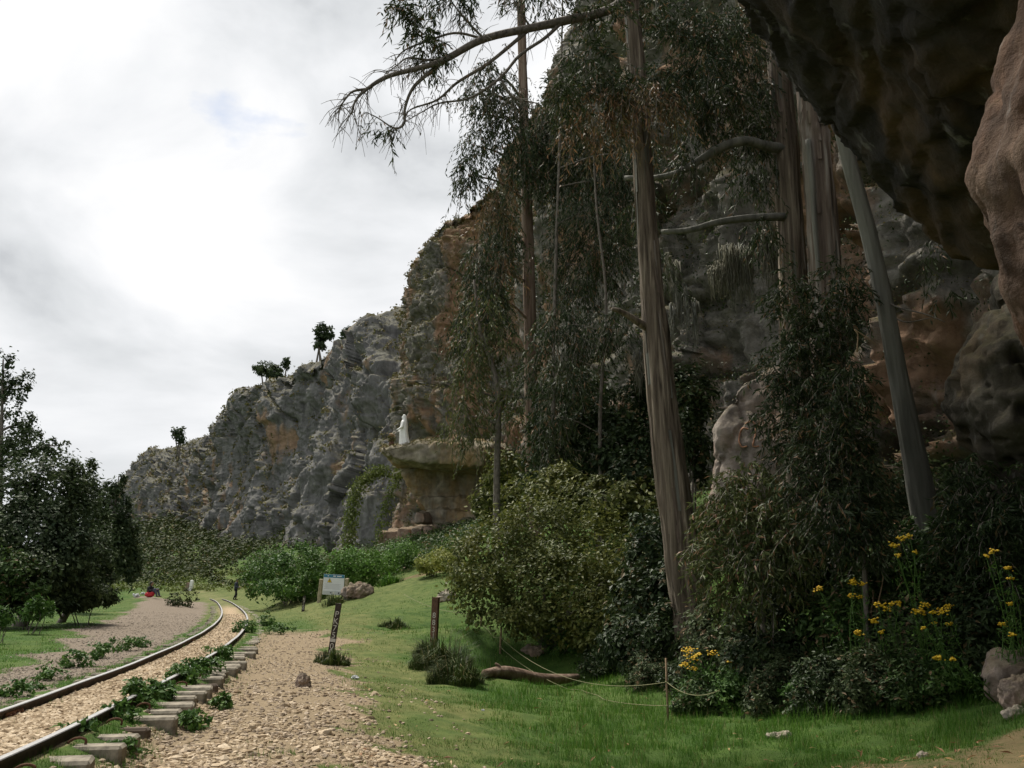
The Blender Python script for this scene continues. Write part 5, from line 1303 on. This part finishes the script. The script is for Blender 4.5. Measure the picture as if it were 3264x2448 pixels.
top_tree('hilltop_tree', 'small slender tree beside the full crowned one on the skyline', 346, 345, 325, 140, 5.5, 420, .45)
top_tree('hilltop_tree', 'tiny crooked tree above the skyline bush', 285, 377, 356, 158, 5, 300, .45)
top_tree('hilltop_bush', 'dark spreading bush on the skyline of the cliff', 265, 391, 362, 166, 15, 1500, .5)
top_tree('hilltop_tree', 'small tree at the lower far shoulder of the cliff', 178, 452, 428, 215, 8, 600, .6)

# ------------------------------------------------------------------ vegetation on talus and cliff
def scatter_leaves(centers, rad, per, L, W, up=.6):
    k = len(centers); u = rand_dir(k * per) * (RNG.uniform(.3, 1, k * per) ** .5)[:, None]
    c = np.repeat(centers, per, 0); r = np.repeat(rad, per)
    pos = c + u * r[:, None] * np.array([1, 1, .75])
    nrm = norm(u + np.array([0, 0, up]) + .6 * rand_dir(len(pos)))
    Lr = np.repeat(np.broadcast_to(L, (k,)), per) * RNG.uniform(.6, 1.3, len(pos))
    return leaf_geo(pos, np.cross(nrm, rand_dir(len(pos))), nrm, Lr, Lr * W, .1)
n = 9000
xs = RNG.uniform(-110, 8, n); ys = RNG.uniform(52, 250, n); zs = ground_z(xs, ys); s_ = side(xs, ys)
lawn = np.where(ys < 82, (s_ < 6.0) | (zs < 1.0), zs < 0.3 + 0.007 * ys)
cpx = 512 + F * xs / ys
keep = (~lawn) & (cpx > 105) & (cpx < 560) & (RNG.uniform(0, 1, n) < 0.75)
keep &= ~((ys < 66) & (xs > -14))
cen = np.stack([xs, ys, zs], 1)[keep]; dist = np.linalg.norm(cen, axis=1)
rad = np.where(RNG.uniform(0, 1, len(cen)) < .12, 1.9, 1.0) * RNG.uniform(.4, 1.3, len(cen)) * np.clip(dist / 110, .7, 1.6); cen[:, 2] += rad * .35
v, f = scatter_leaves(cen, rad, 34, np.clip(dist * .0036, .2, .8), .62)
stuff(obj('hillside_scrub', fast_mesh('hillside_scrub', v, f), M['leaf_far']))
n = 900
xs = RNG.uniform(-12, 1, n); ys = RNG.uniform(48.5, 61, n); zs = ground_z(xs, ys)
keep = (zs > 1.5); cen = np.stack([xs, ys, zs + .2], 1)[keep]
v, f = scatter_leaves(cen, RNG.uniform(.3, .8, len(cen)), 26, .16, .6)
stuff(obj('ledge_foot_scrub', fast_mesh('ledge_foot_scrub', v, f), M['leaf_weed2']))
# bright low growth where the scrub meets the grass
n = 5000
xs = RNG.uniform(-60, -8, n); ys = RNG.uniform(58, 130, n); zs = ground_z(xs, ys); s_ = side(xs, ys)
keep = np.where(ys < 82, s_ > 5.5, True) & (zs > .2 + .0035 * ys) & (zs < 1.2 + .012 * ys); cen = np.stack([xs, ys, zs + .15], 1)[keep]
v, f = scatter_leaves(cen, RNG.uniform(.25, .7, len(cen)), 16, .26, .6)
stuff(obj('low_scrub', fast_mesh('low_scrub', v, f), M['leaf_vine']))
def cliff_plants(name, p, fc, n, amt, L, m, up_lo, per, rads, cond=None):
    a = p[fc]; c = a.mean(1); nr = np.cross(a[:, 2] - a[:, 0], a[:, 3] - a[:, 1]); ar = np.linalg.norm(nr, axis=1); nr = nr / (ar[:, None] + 1e-9)
    nr[nr[:, 0] > .6] *= 1
    pn = fbm(c * .22, 3)
    w = ar * np.clip((nr[:, 2] - up_lo) * 2 + .1 + pn * .5, 0, 1)
    if cond is not None: w = w * cond(c)
    i = RNG.choice(len(c), n, p=w / w.sum()); cen = c[i] + nr[i] * .12
    d = np.linalg.norm(cen, axis=1)
    v, f = scatter_leaves(cen, RNG.uniform(*rads, n), per, L * np.clip(d / 60, .5, 3), .55, .5)
    return stuff(obj(name, fast_mesh(name, v, f), m))
vis = lambda c: ((512 + F * c[:, 0] / c[:, 1] > 90) & (c[:, 1] < 300)).astype(float)
cliff_plants('cliff_plants', clp, clf, 3600, 1, .20, M['leaf_cliff'], .30, 12, (.3, .9), vis)
cliff_plants('cliff_face_plants', ncp, ncf, 4800, 1, .16, M['leaf_cliff'], .2, 14, (.2, .6), lambda c: (c[:, 1] > 20) * (c[:, 2] < 34))
cliff_plants('cliff_face_bushes', ncp, ncf, 1900, 1, .2, M['leaf_dark'], .12, 44, (.4, 1.1), lambda c: (c[:, 1] > 22) * (c[:, 2] < 30) * (c[:, 0] > -2))

# green vines hanging on the rock left of the ledge
def vine(label, path, d, w_, n):
    c = spline(limb_points([(a, b, d) for a, b in path]), 60); org = c[-1].copy()
    i = RNG.integers(0, 60, n); pos = c[i] + RNG.normal(0, w_, (n, 3)) * np.array([1, 1, .8])
    nrm = norm(np.array([-.6, -.7, .5]) + .6 * rand_dir(n))
    v, f = leaf_geo(pos - org, np.cross(nrm, rand_dir(n)) + np.array([0, 0, -.5]), nrm, RNG.uniform(.12, .26, n), RNG.uniform(.07, .15, n))
    return tag(obj('vine', fast_mesh('vine', v, f), M['leaf_vine'], loc=org), label, 'vine')
vine('narrow strip of bright green vine hanging down the rock left of the ledge', [(386, 470), (372, 474), (360, 484), (354, 500), (351, 520), (348, 545), (346, 556)], 62, .26, 2600)
vine('green vine edge running down under the tip of the ledge', [(402, 470), (395, 482), (389, 498), (382, 520), (378, 545)], 61, .2, 700)
# ------------------------------------------------------------------ lettered posts cut from old rail
def text_mesh(txt, size, depth=0.002):
    cu = bpy.data.curves.new('t', 'FONT'); cu.body = txt; cu.size = size; cu.extrude = depth; cu.align_x = 'CENTER'; cu.align_y = 'CENTER'; cu.resolution_u = 3
    o = bpy.data.objects.new('t', cu); COL.objects.link(o)
    dg = bpy.context.evaluated_depsgraph_get(); dg.update()
    me = bpy.data.meshes.new_from_object(o.evaluated_get(dg)); bpy.data.objects.remove(o); bpy.data.curves.remove(cu)
    me.name = 'letter'; return me
def post(label, px, py, h, w, dep, lean, marks, m, sz, turn=0.0):
    x, d, z = hit(px, py)
    o = thing('lettered_post', label, 'post', (x, d, z), 0)
    o.rotation_euler = (0.0, lean, turn)
    # flat face towards the camera, a thicker rib behind it
    pv = [(-w / 2, -dep * .25), (w / 2, -dep * .25), (w / 2, -dep * .05), (w * .16, dep * .12), (w * .16, dep * .75), (-w * .16, dep * .75), (-w * .16, dep * .12), (-w / 2, -dep * .05)]
    zz = np.linspace(-.25, h, 14); V = []
    for k, q in enumerate(zz):
        for a, b_ in pv: V.append((a * (1 + random.uniform(-.012, .012)), b_, q))
    Vn = np.array(V); fq = grid_faces(len(zz), 8, wrap=True)
    cap_ = np.array([(0, 1, 2, 7), (2, 3, 6, 7), (3, 4, 5, 6)]) + (len(zz) - 1) * 8
    obj('shaft', fast_mesh('shaft', Vn, np.concatenate([fq, cap_])), m, o)
    for zt, ch in marks:
        if ch == '-':
            me = bevel_box('painted_band', w * .96, .004, sz * .62, .001); obj('painted_band', me, M['marks'], o, (0, -dep * .25 - .003, zt))
        elif ch == '|':
            me = bevel_box('painted_stroke', .012, .004, sz * 2.2, .001); obj('painted_stroke', me, M['marks'], o, (0, -dep * .25 - .003, zt))
        else:
            obj('letter', text_mesh(ch, sz * 1.55), M['marks'], o, (0, -dep * .25 - .003, zt), (math.pi / 2, 0, 0))
    return o
post('dark leaning post lettered PK75 in faded white beside the gravel', 330, 660, 1.08, .118, .12, R(7.5), [(.87, 'P'), (.735, 'K'), (.60, '7'), (.47, '5'), (.375, '-'), (.26, '0'), (.145, '0')], M['post'], .105, R(-6))
post('rusty brown square post with flaking lichened numerals above a grass tussock', 433, 660, 1.32, .15, .18, R(2.2), [(.93, '8'), (.78, '8'), (.63, '3'), (.44, '|')], M['post_rust'], .11, R(-24))
post('small dark post with white marks standing farther along the grass', 303, 612, .62, .12, .12, R(4), [(.50, 'K'), (.37, '7'), (.24, '6'), (.12, '0')], M['post'], .105, R(-6))
tuft('grass_tussock', 'dark tuft of long grass around the foot of the leaning PK75 post', 332, 664, 18.0, .33, .24, 900)
tuft('grass_tussock', 'large dark grass tussock spilling down the bank from the rusty post', 440, 671, 17.3, .55, .50, 3600)
tuft('grass_tussock', 'dark grass clump low on the bank beside the large tussock', 456, 684, 16.0, .45, .40, 2200)
tuft('grass_tussock', 'dark grass clump farther back on the mid lawn', 394, 628, 24, .40, .25, 700)
tuft('grass_tussock', 'dark grass clump before the foot of the warning sign', 335, 603, 38.5, .5, .3, 500)
tuft('grass_tussock', 'sunlit grass clump high on the mound beside the dirt path', 390, 584, 43, .5, .45, 500, M['grass'])

# ------------------------------------------------------------------ warning sign
def sign():
    x0, d, z0 = hit(333, 598.5); k = d / F
    o = thing('warning_sign', 'white warning board with blue header and yellow triangle between two concrete posts', 'sign', (x0, d, z0), 0)
    zt = P(333, 574.5, d)[2] - z0; zb = P(333, 595, d)[2] - z0; H = zt - zb; Wd = 20.5 * k; lean = R(3)
    bd = obj('board', bevel_box('board', Wd, .03, H, .004), M['sign_white'], o, (0, 0, (zt + zb) / 2), (0, lean, 0))
    obj('header', bevel_box('header', Wd * .985, .008, H * .155, .001), M['sign_blue'], bd, (0, -.018, H * .42))
    obj('footer', bevel_box('footer', Wd * .985, .006, H * .18, .001), M['sign_grey'], bd, (0, -.017, -H * .40))
    t = H * .2
    def tri(s_, y_):
        v = np.array([(-s_, y_, -s_ * .82), (s_, y_, -s_ * .82), (0, y_, s_ * .95), (-s_, y_ - .004, -s_ * .82), (s_, y_ - .004, -s_ * .82), (0, y_ - .004, s_ * .95)])
        return v, np.array([(3, 4, 5, 5), (0, 2, 1, 1), (0, 1, 4, 3), (1, 2, 5, 4), (2, 0, 3, 5)])
    for s_, y_, m, nm in ((t * .62, -.016, 'ink', 'triangle_rim'), (t * .54, -.021, 'sign_yellow', 'triangle')):
        v, f = tri(s_, y_); obj(nm, fast_mesh(nm, v, f[:, :]), M[m], bd, (-Wd * .2, 0, H * .2))
    v, f = sweep(spline([(-.01, 0, .05), (.008, 0, .015), (-.012, 0, -.01), (.0, 0, -.05)], 8), np.full(8, .011), 5); obj('falling_figure', fast_mesh('falling_figure', v, f), M['ink'], bd, (-Wd * .2, -.026, H * .195))
    for q in range(5):
        obj('text_line', bevel_box('text_line', Wd * (.8 - .12 * (q % 2)), .004, H * .016, .0008), M['inkgrey'], bd, (-Wd * .04, -.016, H * (.02 - .055 * q)))
    for xx, ww in ((-Wd * .28, .05), (.02, .12), (Wd * .25, .2)):
        obj('header_mark', bevel_box('header_mark', ww, .004, H * .05, .0008), M['sign_white'], bd, (xx, -.023, H * .42))
    for xx, hh in ((-Wd * .1, .05), (Wd * .28, .07)):
        obj('footer_mark', bevel_box('footer_mark', .06, .004, hh, .0008), M['ink'], bd, (xx, -.0215, -H * .40))
    for sx, hh, le in ((-Wd / 2 - .13, (596 - 578) * k + .1, R(4)), (Wd / 2 + .10, (596 - 582) * k, R(2))):
        p = bevel_box('support_post', .16, .16, hh + .3, .03, 1, .01); gz_ = gz(x0 + sx, d) - z0
        obj('support_post', p, M['postconc'], o, (sx, .06, gz_ + (hh - .3) / 2 + .1), (0, le, 0))
    obj('cross_rail', bevel_box('cross_rail', Wd + .2, .04, .05, .005), M['postconc'], o, (0, .05, zb + H * .3), (0, 0, 0))
sign()
# white stone marker farther along the verge
c = hit(190, 591); z = c[2]
wp = thing('marker_stone', 'whitewashed stone marker standing in the verge beyond the track bend', 'marker', tuple(c))
obj('slab', bevel_box('slab', .34, .3, 1.25, .06, 2, .03), M['white_paint'], wp, (.1, 0, .45), (0, R(8), 0))
obj('stub', bevel_box('stub', .4, .3, 1.0, .07, 2, .03), M['boulder'], wp, (-.35, .1, .35), (0, R(12), 0))

# ------------------------------------------------------------------ statue with flowers
def statue():
    D = 57.6; c = P(403.5, 441, D); z0 = ledge_z(c[0], D) - .03; k = D / F
    o = thing('statue', 'white robed and veiled statue with open hands standing on the rock ledge', 'statue', (c[0], D, z0), 0)
    H = 34.5 * k
    S = H / 2.0                                  # the shapes below are for a 2 m figure; it faces -x
    def sc(parts): return [(v * S, f) for v, f in parts]
    rings = []                                   # z, centre x, radius x, radius y
    prof = [(.0, .10, .40, .36), (.06, .07, .36, .34), (.2, .02, .28, .29), (.5, -.02, .235, .25), (.85, -.03, .215, .23), (1.1, -.02, .20, .215), (1.3, .0, .19, .235), (1.45, .0, .17, .25), (1.54, .0, .12, .17), (1.60, -.01, .075, .085)]
    ang = np.arange(40) * 2 * np.pi / 40; P_ = spline(np.array(prof), 40)
    V = []
    for z, cx_, rx, ry in P_:
        fold = 1 + .055 * np.sin(ang * 9 + z * 1.2) * np.clip(1.25 - z, 0, 1) + .03 * np.sin(ang * 17 + 1) * np.clip(1 - z, 0, 1)
        V.append(np.stack([cx_ + np.cos(ang) * rx * fold, np.sin(ang) * ry * fold, np.full(40, z)], 1))
    V = np.concatenate(V); Fq = grid_faces(40, 40, wrap=True); V = np.concatenate([V, [[.1, 0, 0]], [[0, 0, 1.62]]])
    Fq = np.concatenate([Fq, [(1600, (j + 2) % 40, (j + 1) % 40, j) for j in range(0, 40, 2)], [(1601, 1560 + j, 1560 + (j + 1) % 40, 1560 + (j + 2) % 40) for j in range(0, 40, 2)]])
    parts = [(V, Fq), ellipsoid_data((-.03, 0, 1.72), (.105, .09, .13)), capsule_data((-.11, 0, 1.73), .022, (-.125, 0, 1.70), .02, 8)]
    for sg in (-1, 1):                           # arms held low and open
        parts += [capsule_data((.0, sg * .2, 1.40), .085, (-.06, sg * .27, 1.12), .08), capsule_data((-.06, sg * .27, 1.12), .08, (-.26, sg * .30, .98), .062), capsule_data((-.24, sg * .30, 1.0), .05, (-.34, sg * .31, .965), .036)]
        for q in range(4):
            parts.append(capsule_data((-.34, sg * (.28 + q * .02), .965), .014, (-.43 + abs(q - 1.5) * .012, sg * (.27 + q * .028), .945), .011, 6))
        parts.append(capsule_data((-.32, sg * .275, .98), .014, (-.37, sg * .25, 1.0), .011, 6))
    V, T, N = remeshed(sc(parts), .022 * S, 1); obj('figure', tri_mesh('figure', V, T), M['white_paint'], o)
    # veil and cloak: hood over the head, falling down the back and flaring at the ground
    vp = [(.0, .34, .30, .34), (.05, .28, .28, .32), (.3, .16, .20, .27), (.8, .08, .17, .24), (1.25, .05, .17, .24), (1.5, .035, .155, .19), (1.68, .015, .135, .125), (1.80, .0, .125, .115), (1.88, .0, .08, .075), (1.905, .0, .02, .02)]
    ang = np.linspace(-2.15, 2.15, 36); P_ = spline(np.array(vp), 40); V = []
    for z, cx_, rx, ry in P_:
        fo = 1 + .06 * np.sin(ang * 8 + 2 * z) * np.clip(1.4 - z, 0, 1)
        V.append(np.stack([cx_ + np.cos(ang) * rx * fo, np.sin(ang) * ry * 1.05 * fo, np.full(36, z)], 1))
    V = np.concatenate(V); inner = V.copy(); cc = np.array([.0, 0, 0]); inner[:, :2] *= .93
    Fq = grid_faces(40, 36); V2 = np.concatenate([V, inner]); n_ = len(V)
    rim = []
    for i in range(39):
        rim.append((i * 36, (i + 1) * 36, (i + 1) * 36 + n_, i * 36 + n_)); rim.append((i * 36 + 35, i * 36 + 35 + n_, (i + 1) * 36 + 35 + n_, (i + 1) * 36 + 35))
    V2 = V2 * S
    obj('cloak', fast_mesh('cloak', V2, np.concatenate([Fq, Fq[:, ::-1] + n_, rim]), True), M['white_paint'], o)
    v, f = ellipsoid_data((.12, 0, .03), (.5, .42, .07), 20, 7); obj('base', fast_mesh('base', v * S, f, True), M['white_paint'], o)
    # vase of flowers at its feet
    c = P(391.5, 441, D); zz = ledge_z(c[0], D) - .02
    vs_ = thing('flower_vase', 'vase with dull orange brown flowers on the ledge in front of the statue', 'vase', (c[0], D, zz))
    pr_ = np.array([(.0, .10), (.1, .15), (.25, .16), (.38, .09), (.45, .10)]); rg = spline(pr_, 10)
    v, f = sweep([(0, 0, a) for a, b_ in rg], [b_ for a, b_ in rg], 12); obj('pot', fast_mesh('pot', v, f, True), M['post_rust'], vs_)
    n_ = 110; pos = rand_dir(n_) * np.array([.20, .20, .15]) * RNG.uniform(.3, 1, (n_, 1)) + np.array([0, 0, .72])
    v, f = leaf_geo(pos, rand_dir(n_), rand_dir(n_), np.full(n_, .08), np.full(n_, .05)); obj('flowers', fast_mesh('flowers', v, f), M['litter'], vs_)
    n_ = 200; pos = rand_dir(n_) * np.array([.2, .2, .2]) + np.array([0, 0, .5])
    v, f = leaf_geo(pos, rand_dir(n_) + np.array([0, 0, .5]), rand_dir(n_), np.full(n_, .14), np.full(n_, .05)); obj('foliage', fast_mesh('foliage', v, f), M['leaf_cliff'], vs_)
    # low plants along the edge of the ledge
    n_ = 700; px_ = RNG.uniform(378, 470, n_); cen = []
    for a in px_:
        x_ = (a - 512) / F * 57.0; y_ = 56.6 + RNG.uniform(0, 3.5); cen.append((x_, y_, ledge_z(x_, y_)))
    cen = np.array(cen); cen = cen[cen[:, 2] > 8.5]
    v, f = scatter_leaves(cen, RNG.uniform(.08, .25, len(cen)), 8, .12, .5)
    stuff(obj('ledge_plants', fast_mesh('ledge_plants', v, f), M['leaf_cliff']))
statue()

# ------------------------------------------------------------------ people
def person(name, label, loc, rz, sets):
    o = thing(name, label, 'person', loc, rz)
    for nm, parts, m in sets:
        V, T, N = remeshed(parts, .016, 2); obj(nm, tri_mesh(nm, V, T), M[m], o)
    return o
def C(a, ra, b_, rb): return capsule_data(a, ra, b_, rb, 12)
def hand(p, d, sg):
    p, d = np.array(p, float), np.array(d, float) / np.linalg.norm(d); out = [C(p, .032, p + d * .07, .034)]
    sd = np.array([0, 1.0, 0]) if abs(d[1]) < .7 else np.array([1.0, 0, 0])
    for q, l in zip((-1.5, -.5, .5, 1.5), (.06, .075, .07, .055)):
        b_ = p + d * .085 + sd * q * .019; out.append(C(b_, .010, b_ + d * l + np.array([.012, 0, 0]), .008))
    out.append(C(p + d * .02 + sd * sg * .03, .012, p + d * .07 + sd * sg * .055, .009)); return out
# walker: faces +x, mid stride, head bent over something in his hands
c = hit(235.5, 600); z = c[2]
bod = [C((.02, 0, 1.45), .055, (.06, 0, 1.53), .05), (ellipsoid_data((.085, 0, 1.62), (.095, .078, .125), 14, 10)), C((.17, 0, 1.60), .018, (.185, 0, 1.585), .016)]
bod += hand((.30, .10, 1.05), (1, -.3, .1), -1) + hand((.30, -.10, 1.05), (1, .3, .1), 1)
for sg in (-1, 1): bod.append(ellipsoid_data((.075, sg * .08, 1.61), (.02, .012, .032), 8, 6))
jk = [C((-.02, 0, .95), .155, (0, 0, 1.2), .165), C((0, -.06, 1.34), .125, (0, .06, 1.34), .125), C((0, -.16, 1.38), .075, (0, .16, 1.38), .075), C((.02, 0, 1.40), .07, (.04, 0, 1.47), .062)]
for sg in (-1, 1): jk += [C((0, sg * .19, 1.37), .065, (.0, sg * .23, 1.10), .055), C((.0, sg * .23, 1.10), .055, (.28, sg * .11, 1.05), .042)]
tr = [C((-.02, 0, .95), .15, (-.02, 0, .88), .16), C((0, -.09, .88), .10, (.12, -.10, .48), .075), C((.12, -.10, .48), .075, (.06, -.10, .10), .055), C((0, .09, .88), .10, (-.06, .10, .47), .075), C((-.06, .10, .47), .075, (-.24, .10, .12), .055)]
sh = [C((.04, -.10, .045), .045, (.20, -.10, .04), .038), C((-.27, .10, .075), .045, (-.13, .10, .03), .036)]
hr = [ellipsoid_data((.065, 0, 1.665), (.105, .088, .10), 14, 10), ellipsoid_data((.02, 0, 1.60), (.06, .075, .08), 12, 8)]
person('person', 'person in blue grey jacket and black trousers walking along the track with head bowed', (c[0], c[1], z), R(-12), [('body', bod, 'skin'), ('jacket', jk, 'navy'), ('trousers', tr, 'blackcloth'), ('shoes', sh, 'shoe'), ('hair', hr, 'hair')])
# sitting on the grass, knees drawn up, facing +x
c = hit(150, 597); z = c[2]
bod = [C((.02, 0, .58), .055, (.05, 0, .66), .05), ellipsoid_data((.075, 0, .76), (.095, .078, .125), 14, 10), C((.16, 0, .75), .018, (.178, 0, .735), .016)]
bod += hand((.38, .10, .46), (1, -.2, -.3), -1) + hand((.38, -.10, .46), (1, .2, -.3), 1)
jk = [C((-.08, 0, .16), .16, (-.04, 0, .38), .17), C((-.02, -.07, .50), .12, (-.02, .07, .50), .12), C((0, -.16, .54), .075, (0, .16, .54), .075), C((0, 0, .56), .08, (.02, 0, .62), .068)]
for sg in (-1, 1): jk += [C((0, sg * .19, .52), .068, (.14, sg * .24, .34), .056), C((.14, sg * .24, .34), .056, (.37, sg * .12, .46), .042)]
tr = [C((-.06, 0, .12), .15, (0, 0, .12), .15)]
for sg in (-1, 1): tr += [C((.0, sg * .10, .12), .10, (.42, sg * .12, .44), .075), C((.42, sg * .12, .44), .075, (.56, sg * .12, .08), .055)]
sh = [C((.54, sg * .12, .045), .045, (.70, sg * .12, .04), .036) for sg in (-1, 1)]
hr = [ellipsoid_data((.045, 0, .80), (.11, .09, .105), 14, 10), C((.0, 0, .76), .075, (-.05, 0, .56), .06)]
person('person', 'person in black jacket and slate trousers sitting on the grass with knees drawn up', (c[0], c[1], z), R(-18), [('body', bod, 'skin'), ('jacket', jk, 'blackcloth'), ('trousers', tr, 'greycloth'), ('shoes', sh, 'shoe'), ('hair', hr, 'hair')])
cb = hit(149.3, 597.4); zb_ = cb[2]
V, T, N = remeshed([ellipsoid_data((0, 0, .14), (.30, .16, .15), 14, 10), ellipsoid_data((.16, -.02, .18), (.16, .13, .13), 12, 8)], .02, 3)
bag = thing('red_bag', 'red cloth bag on the grass against the sitting person', 'bag', (cb[0], cb[1], zb_)); obj('sack', tri_mesh('sack', V + N * (.02 * fbm(V * 9, 2))[:, None], T), M['redcloth'], bag)
v, f = sweep(spline([(-.12, 0, .26), (-.06, 0, .38), (.06, 0, .38), (.12, 0, .27)], 12), np.full(12, .014), 6); obj('strap', fast_mesh('strap', v, f, True), M['redcloth'], bag)
def litter(label, px, py, d, r, m='paper', name='plastic_bag', cat='litter'):
    c = hit(px, py); z = c[2]
    V, T, N = remeshed([ellipsoid_data((0, 0, r * .4), (r, r * .7, r * .5), 14, 10)], r / 9, 1)
    return tag(obj(name, tri_mesh(name, V + N * (r * .5 * fbm(V / r * 2.2 + px, 3))[:, None], T, False), M[m], loc=(c[0], c[1], z)), label, cat)
litter('crumpled white plastic bag on the grass farther from the sitting person', 136, 597, 54, .19)
litter('crumpled white plastic bag on the grass right behind the sitting person', 143, 594.5, 58, .2)
litter('flat scrap of white paper on worn grass near the PK75 post', 355, 679, 14.6, .06, name='paper_scrap')
litter('tiny white scrap lying in the long lawn grass', 483, 711, 11.5, .02, name='paper_scrap')

# ------------------------------------------------------------------ rope fence, log, cut trunk
def stake(label, px, py_top, py_bot, d, r, lean=0.0):
    x, d, z = hit(px, py_bot); h = P(px, py_top, d)[2] - z
    v, f = sweep([(0, 0, -.2), (lean * .3, 0, h * .4), (lean, 0, h)], [r, r * .95, r * .9], 8)
    o = thing('fence_stake', label, 'stake', (x, d, z)); obj('stake', fast_mesh('stake', v, f, True), M['stake'], o)
    for q in (.25, .62):
        v, f = ellipsoid_data((lean * q, 0, h * q), (r * 1.5, r * 1.5, .018), 8, 5); obj('rope_knot', fast_mesh('rope_knot', v, f, True), M['rope'], o)
    return np.array([x, d, z]), h
s1, h1 = stake('thin wooden fence stake at the edge of the yellow flowers', 668, 658, 722, 12.4, .018)
s2, h2 = stake('thin wooden fence stake in the hollow before the olive bush', 500, 627, 654, 24.0, .026, .03)
s3, h3 = stake('dark wooden fence stake half hidden under the olive bush', 481, 606, 626, 29.0, .03)
def rope(label, a, b_, sag, r=.007):
    t = np.linspace(0, 1, 36)[:, None]; pts = a * (1 - t) + b_ * t; pts[:, 2] -= (4 * sag * t * (1 - t))[:, 0]
    g_ = ground_z(pts[:, 0], pts[:, 1]) + .03; pts[:, 2] = np.maximum(pts[:, 2], g_)
    org = a.copy(); v, f = sweep(pts, np.full(36, r), 5); tag(obj('fence_rope', fast_mesh('fence_rope', v - org, f, True), M['rope'], loc=org), label, 'rope')
rope('upper slack yellow rope between the hollow stake and the flower stake', s2 + [0, 0, h2 * .62], s1 + [0, 0, h1 * .62], .42, .0055)
rope('lower slack yellow rope between the hollow stake and the flower stake', s2 + [0, 0, h2 * .25], s1 + [0, 0, h1 * .25], .34, .0055)
q3 = P(404, 600, 33); q3[2] = gz(q3[0], 33) + .55
rope('slack rope running from the dark stake towards the mound', s3 + [0, 0, h3 * .62], q3, .18, .006)
rope('slack rope between the dark stake and the hollow stake', s3 + [0, 0, h3 * .25], s2 + [0, 0, h2 * .62], .15, .006)
e1 = P(720, 690, 12.6)
rope('rope running from the flower stake into the shrubs', s1 + [0, 0, h1 * .62], e1, .12, .005)

l0, l1 = hit(484, 679), hit(578, 683)
pts = []
for t in np.linspace(0, 1, 7):
    p_ = l0 * (1 - t) + l1 * t; p_[2] = gz(p_[0], p_[1]) + .09 + .07 * math.sin(t * 2.6); pts.append(p_)
org = pts[3].copy(); org[2] = gz(org[0], org[1])
LG = thing('fallen_log', 'fallen dead log lying across the hollow under the ropes', 'log', org)
v, f = trunk_geo(pts, [.07, .11, .12, .115, .11, .10, .06], 50, 18, 0, .10, 3.0); obj('log', fast_mesh('log', v - org, f, True), M['deadwood'], LG)
limb(LG, org, [pts[1], pts[1] + np.array([-.05, -.08, .12]), pts[1] + np.array([-.12, -.1, .17])], .04, .02, M['deadwood'], 'knot', 8, 6)
cc = hit(676, 668); a_ = P(674, 652, cc[1] - .2); b_ = P(692, 664, cc[1] + .5)
org = np.array([a_[0], a_[1], gz(a_[0], a_[1])])
CT = thing('cut_log', 'sawn log with pale round cut face at the foot of the leaning trunk', 'log', org)
dz_ = a_[2] - org[2]
v, f = trunk_geo([a_, (a_ + b_) / 2, b_ + np.array([.1, .3, -.3])], [.085, .09, .10], 16, 16, 0, .05, 8.0); obj('log', fast_mesh('log', v - org, f, True), M['deadwood'], CT)
ax_ = Vector(a_ - b_).normalized()
v, f = sweep([np.zeros(3), np.array(ax_) * .012], [.074, .072], 16); obj('cut_face', fast_mesh('cut_face', v + (a_ - org) + np.array(ax_) * .004, f), M['cutwood'], CT)
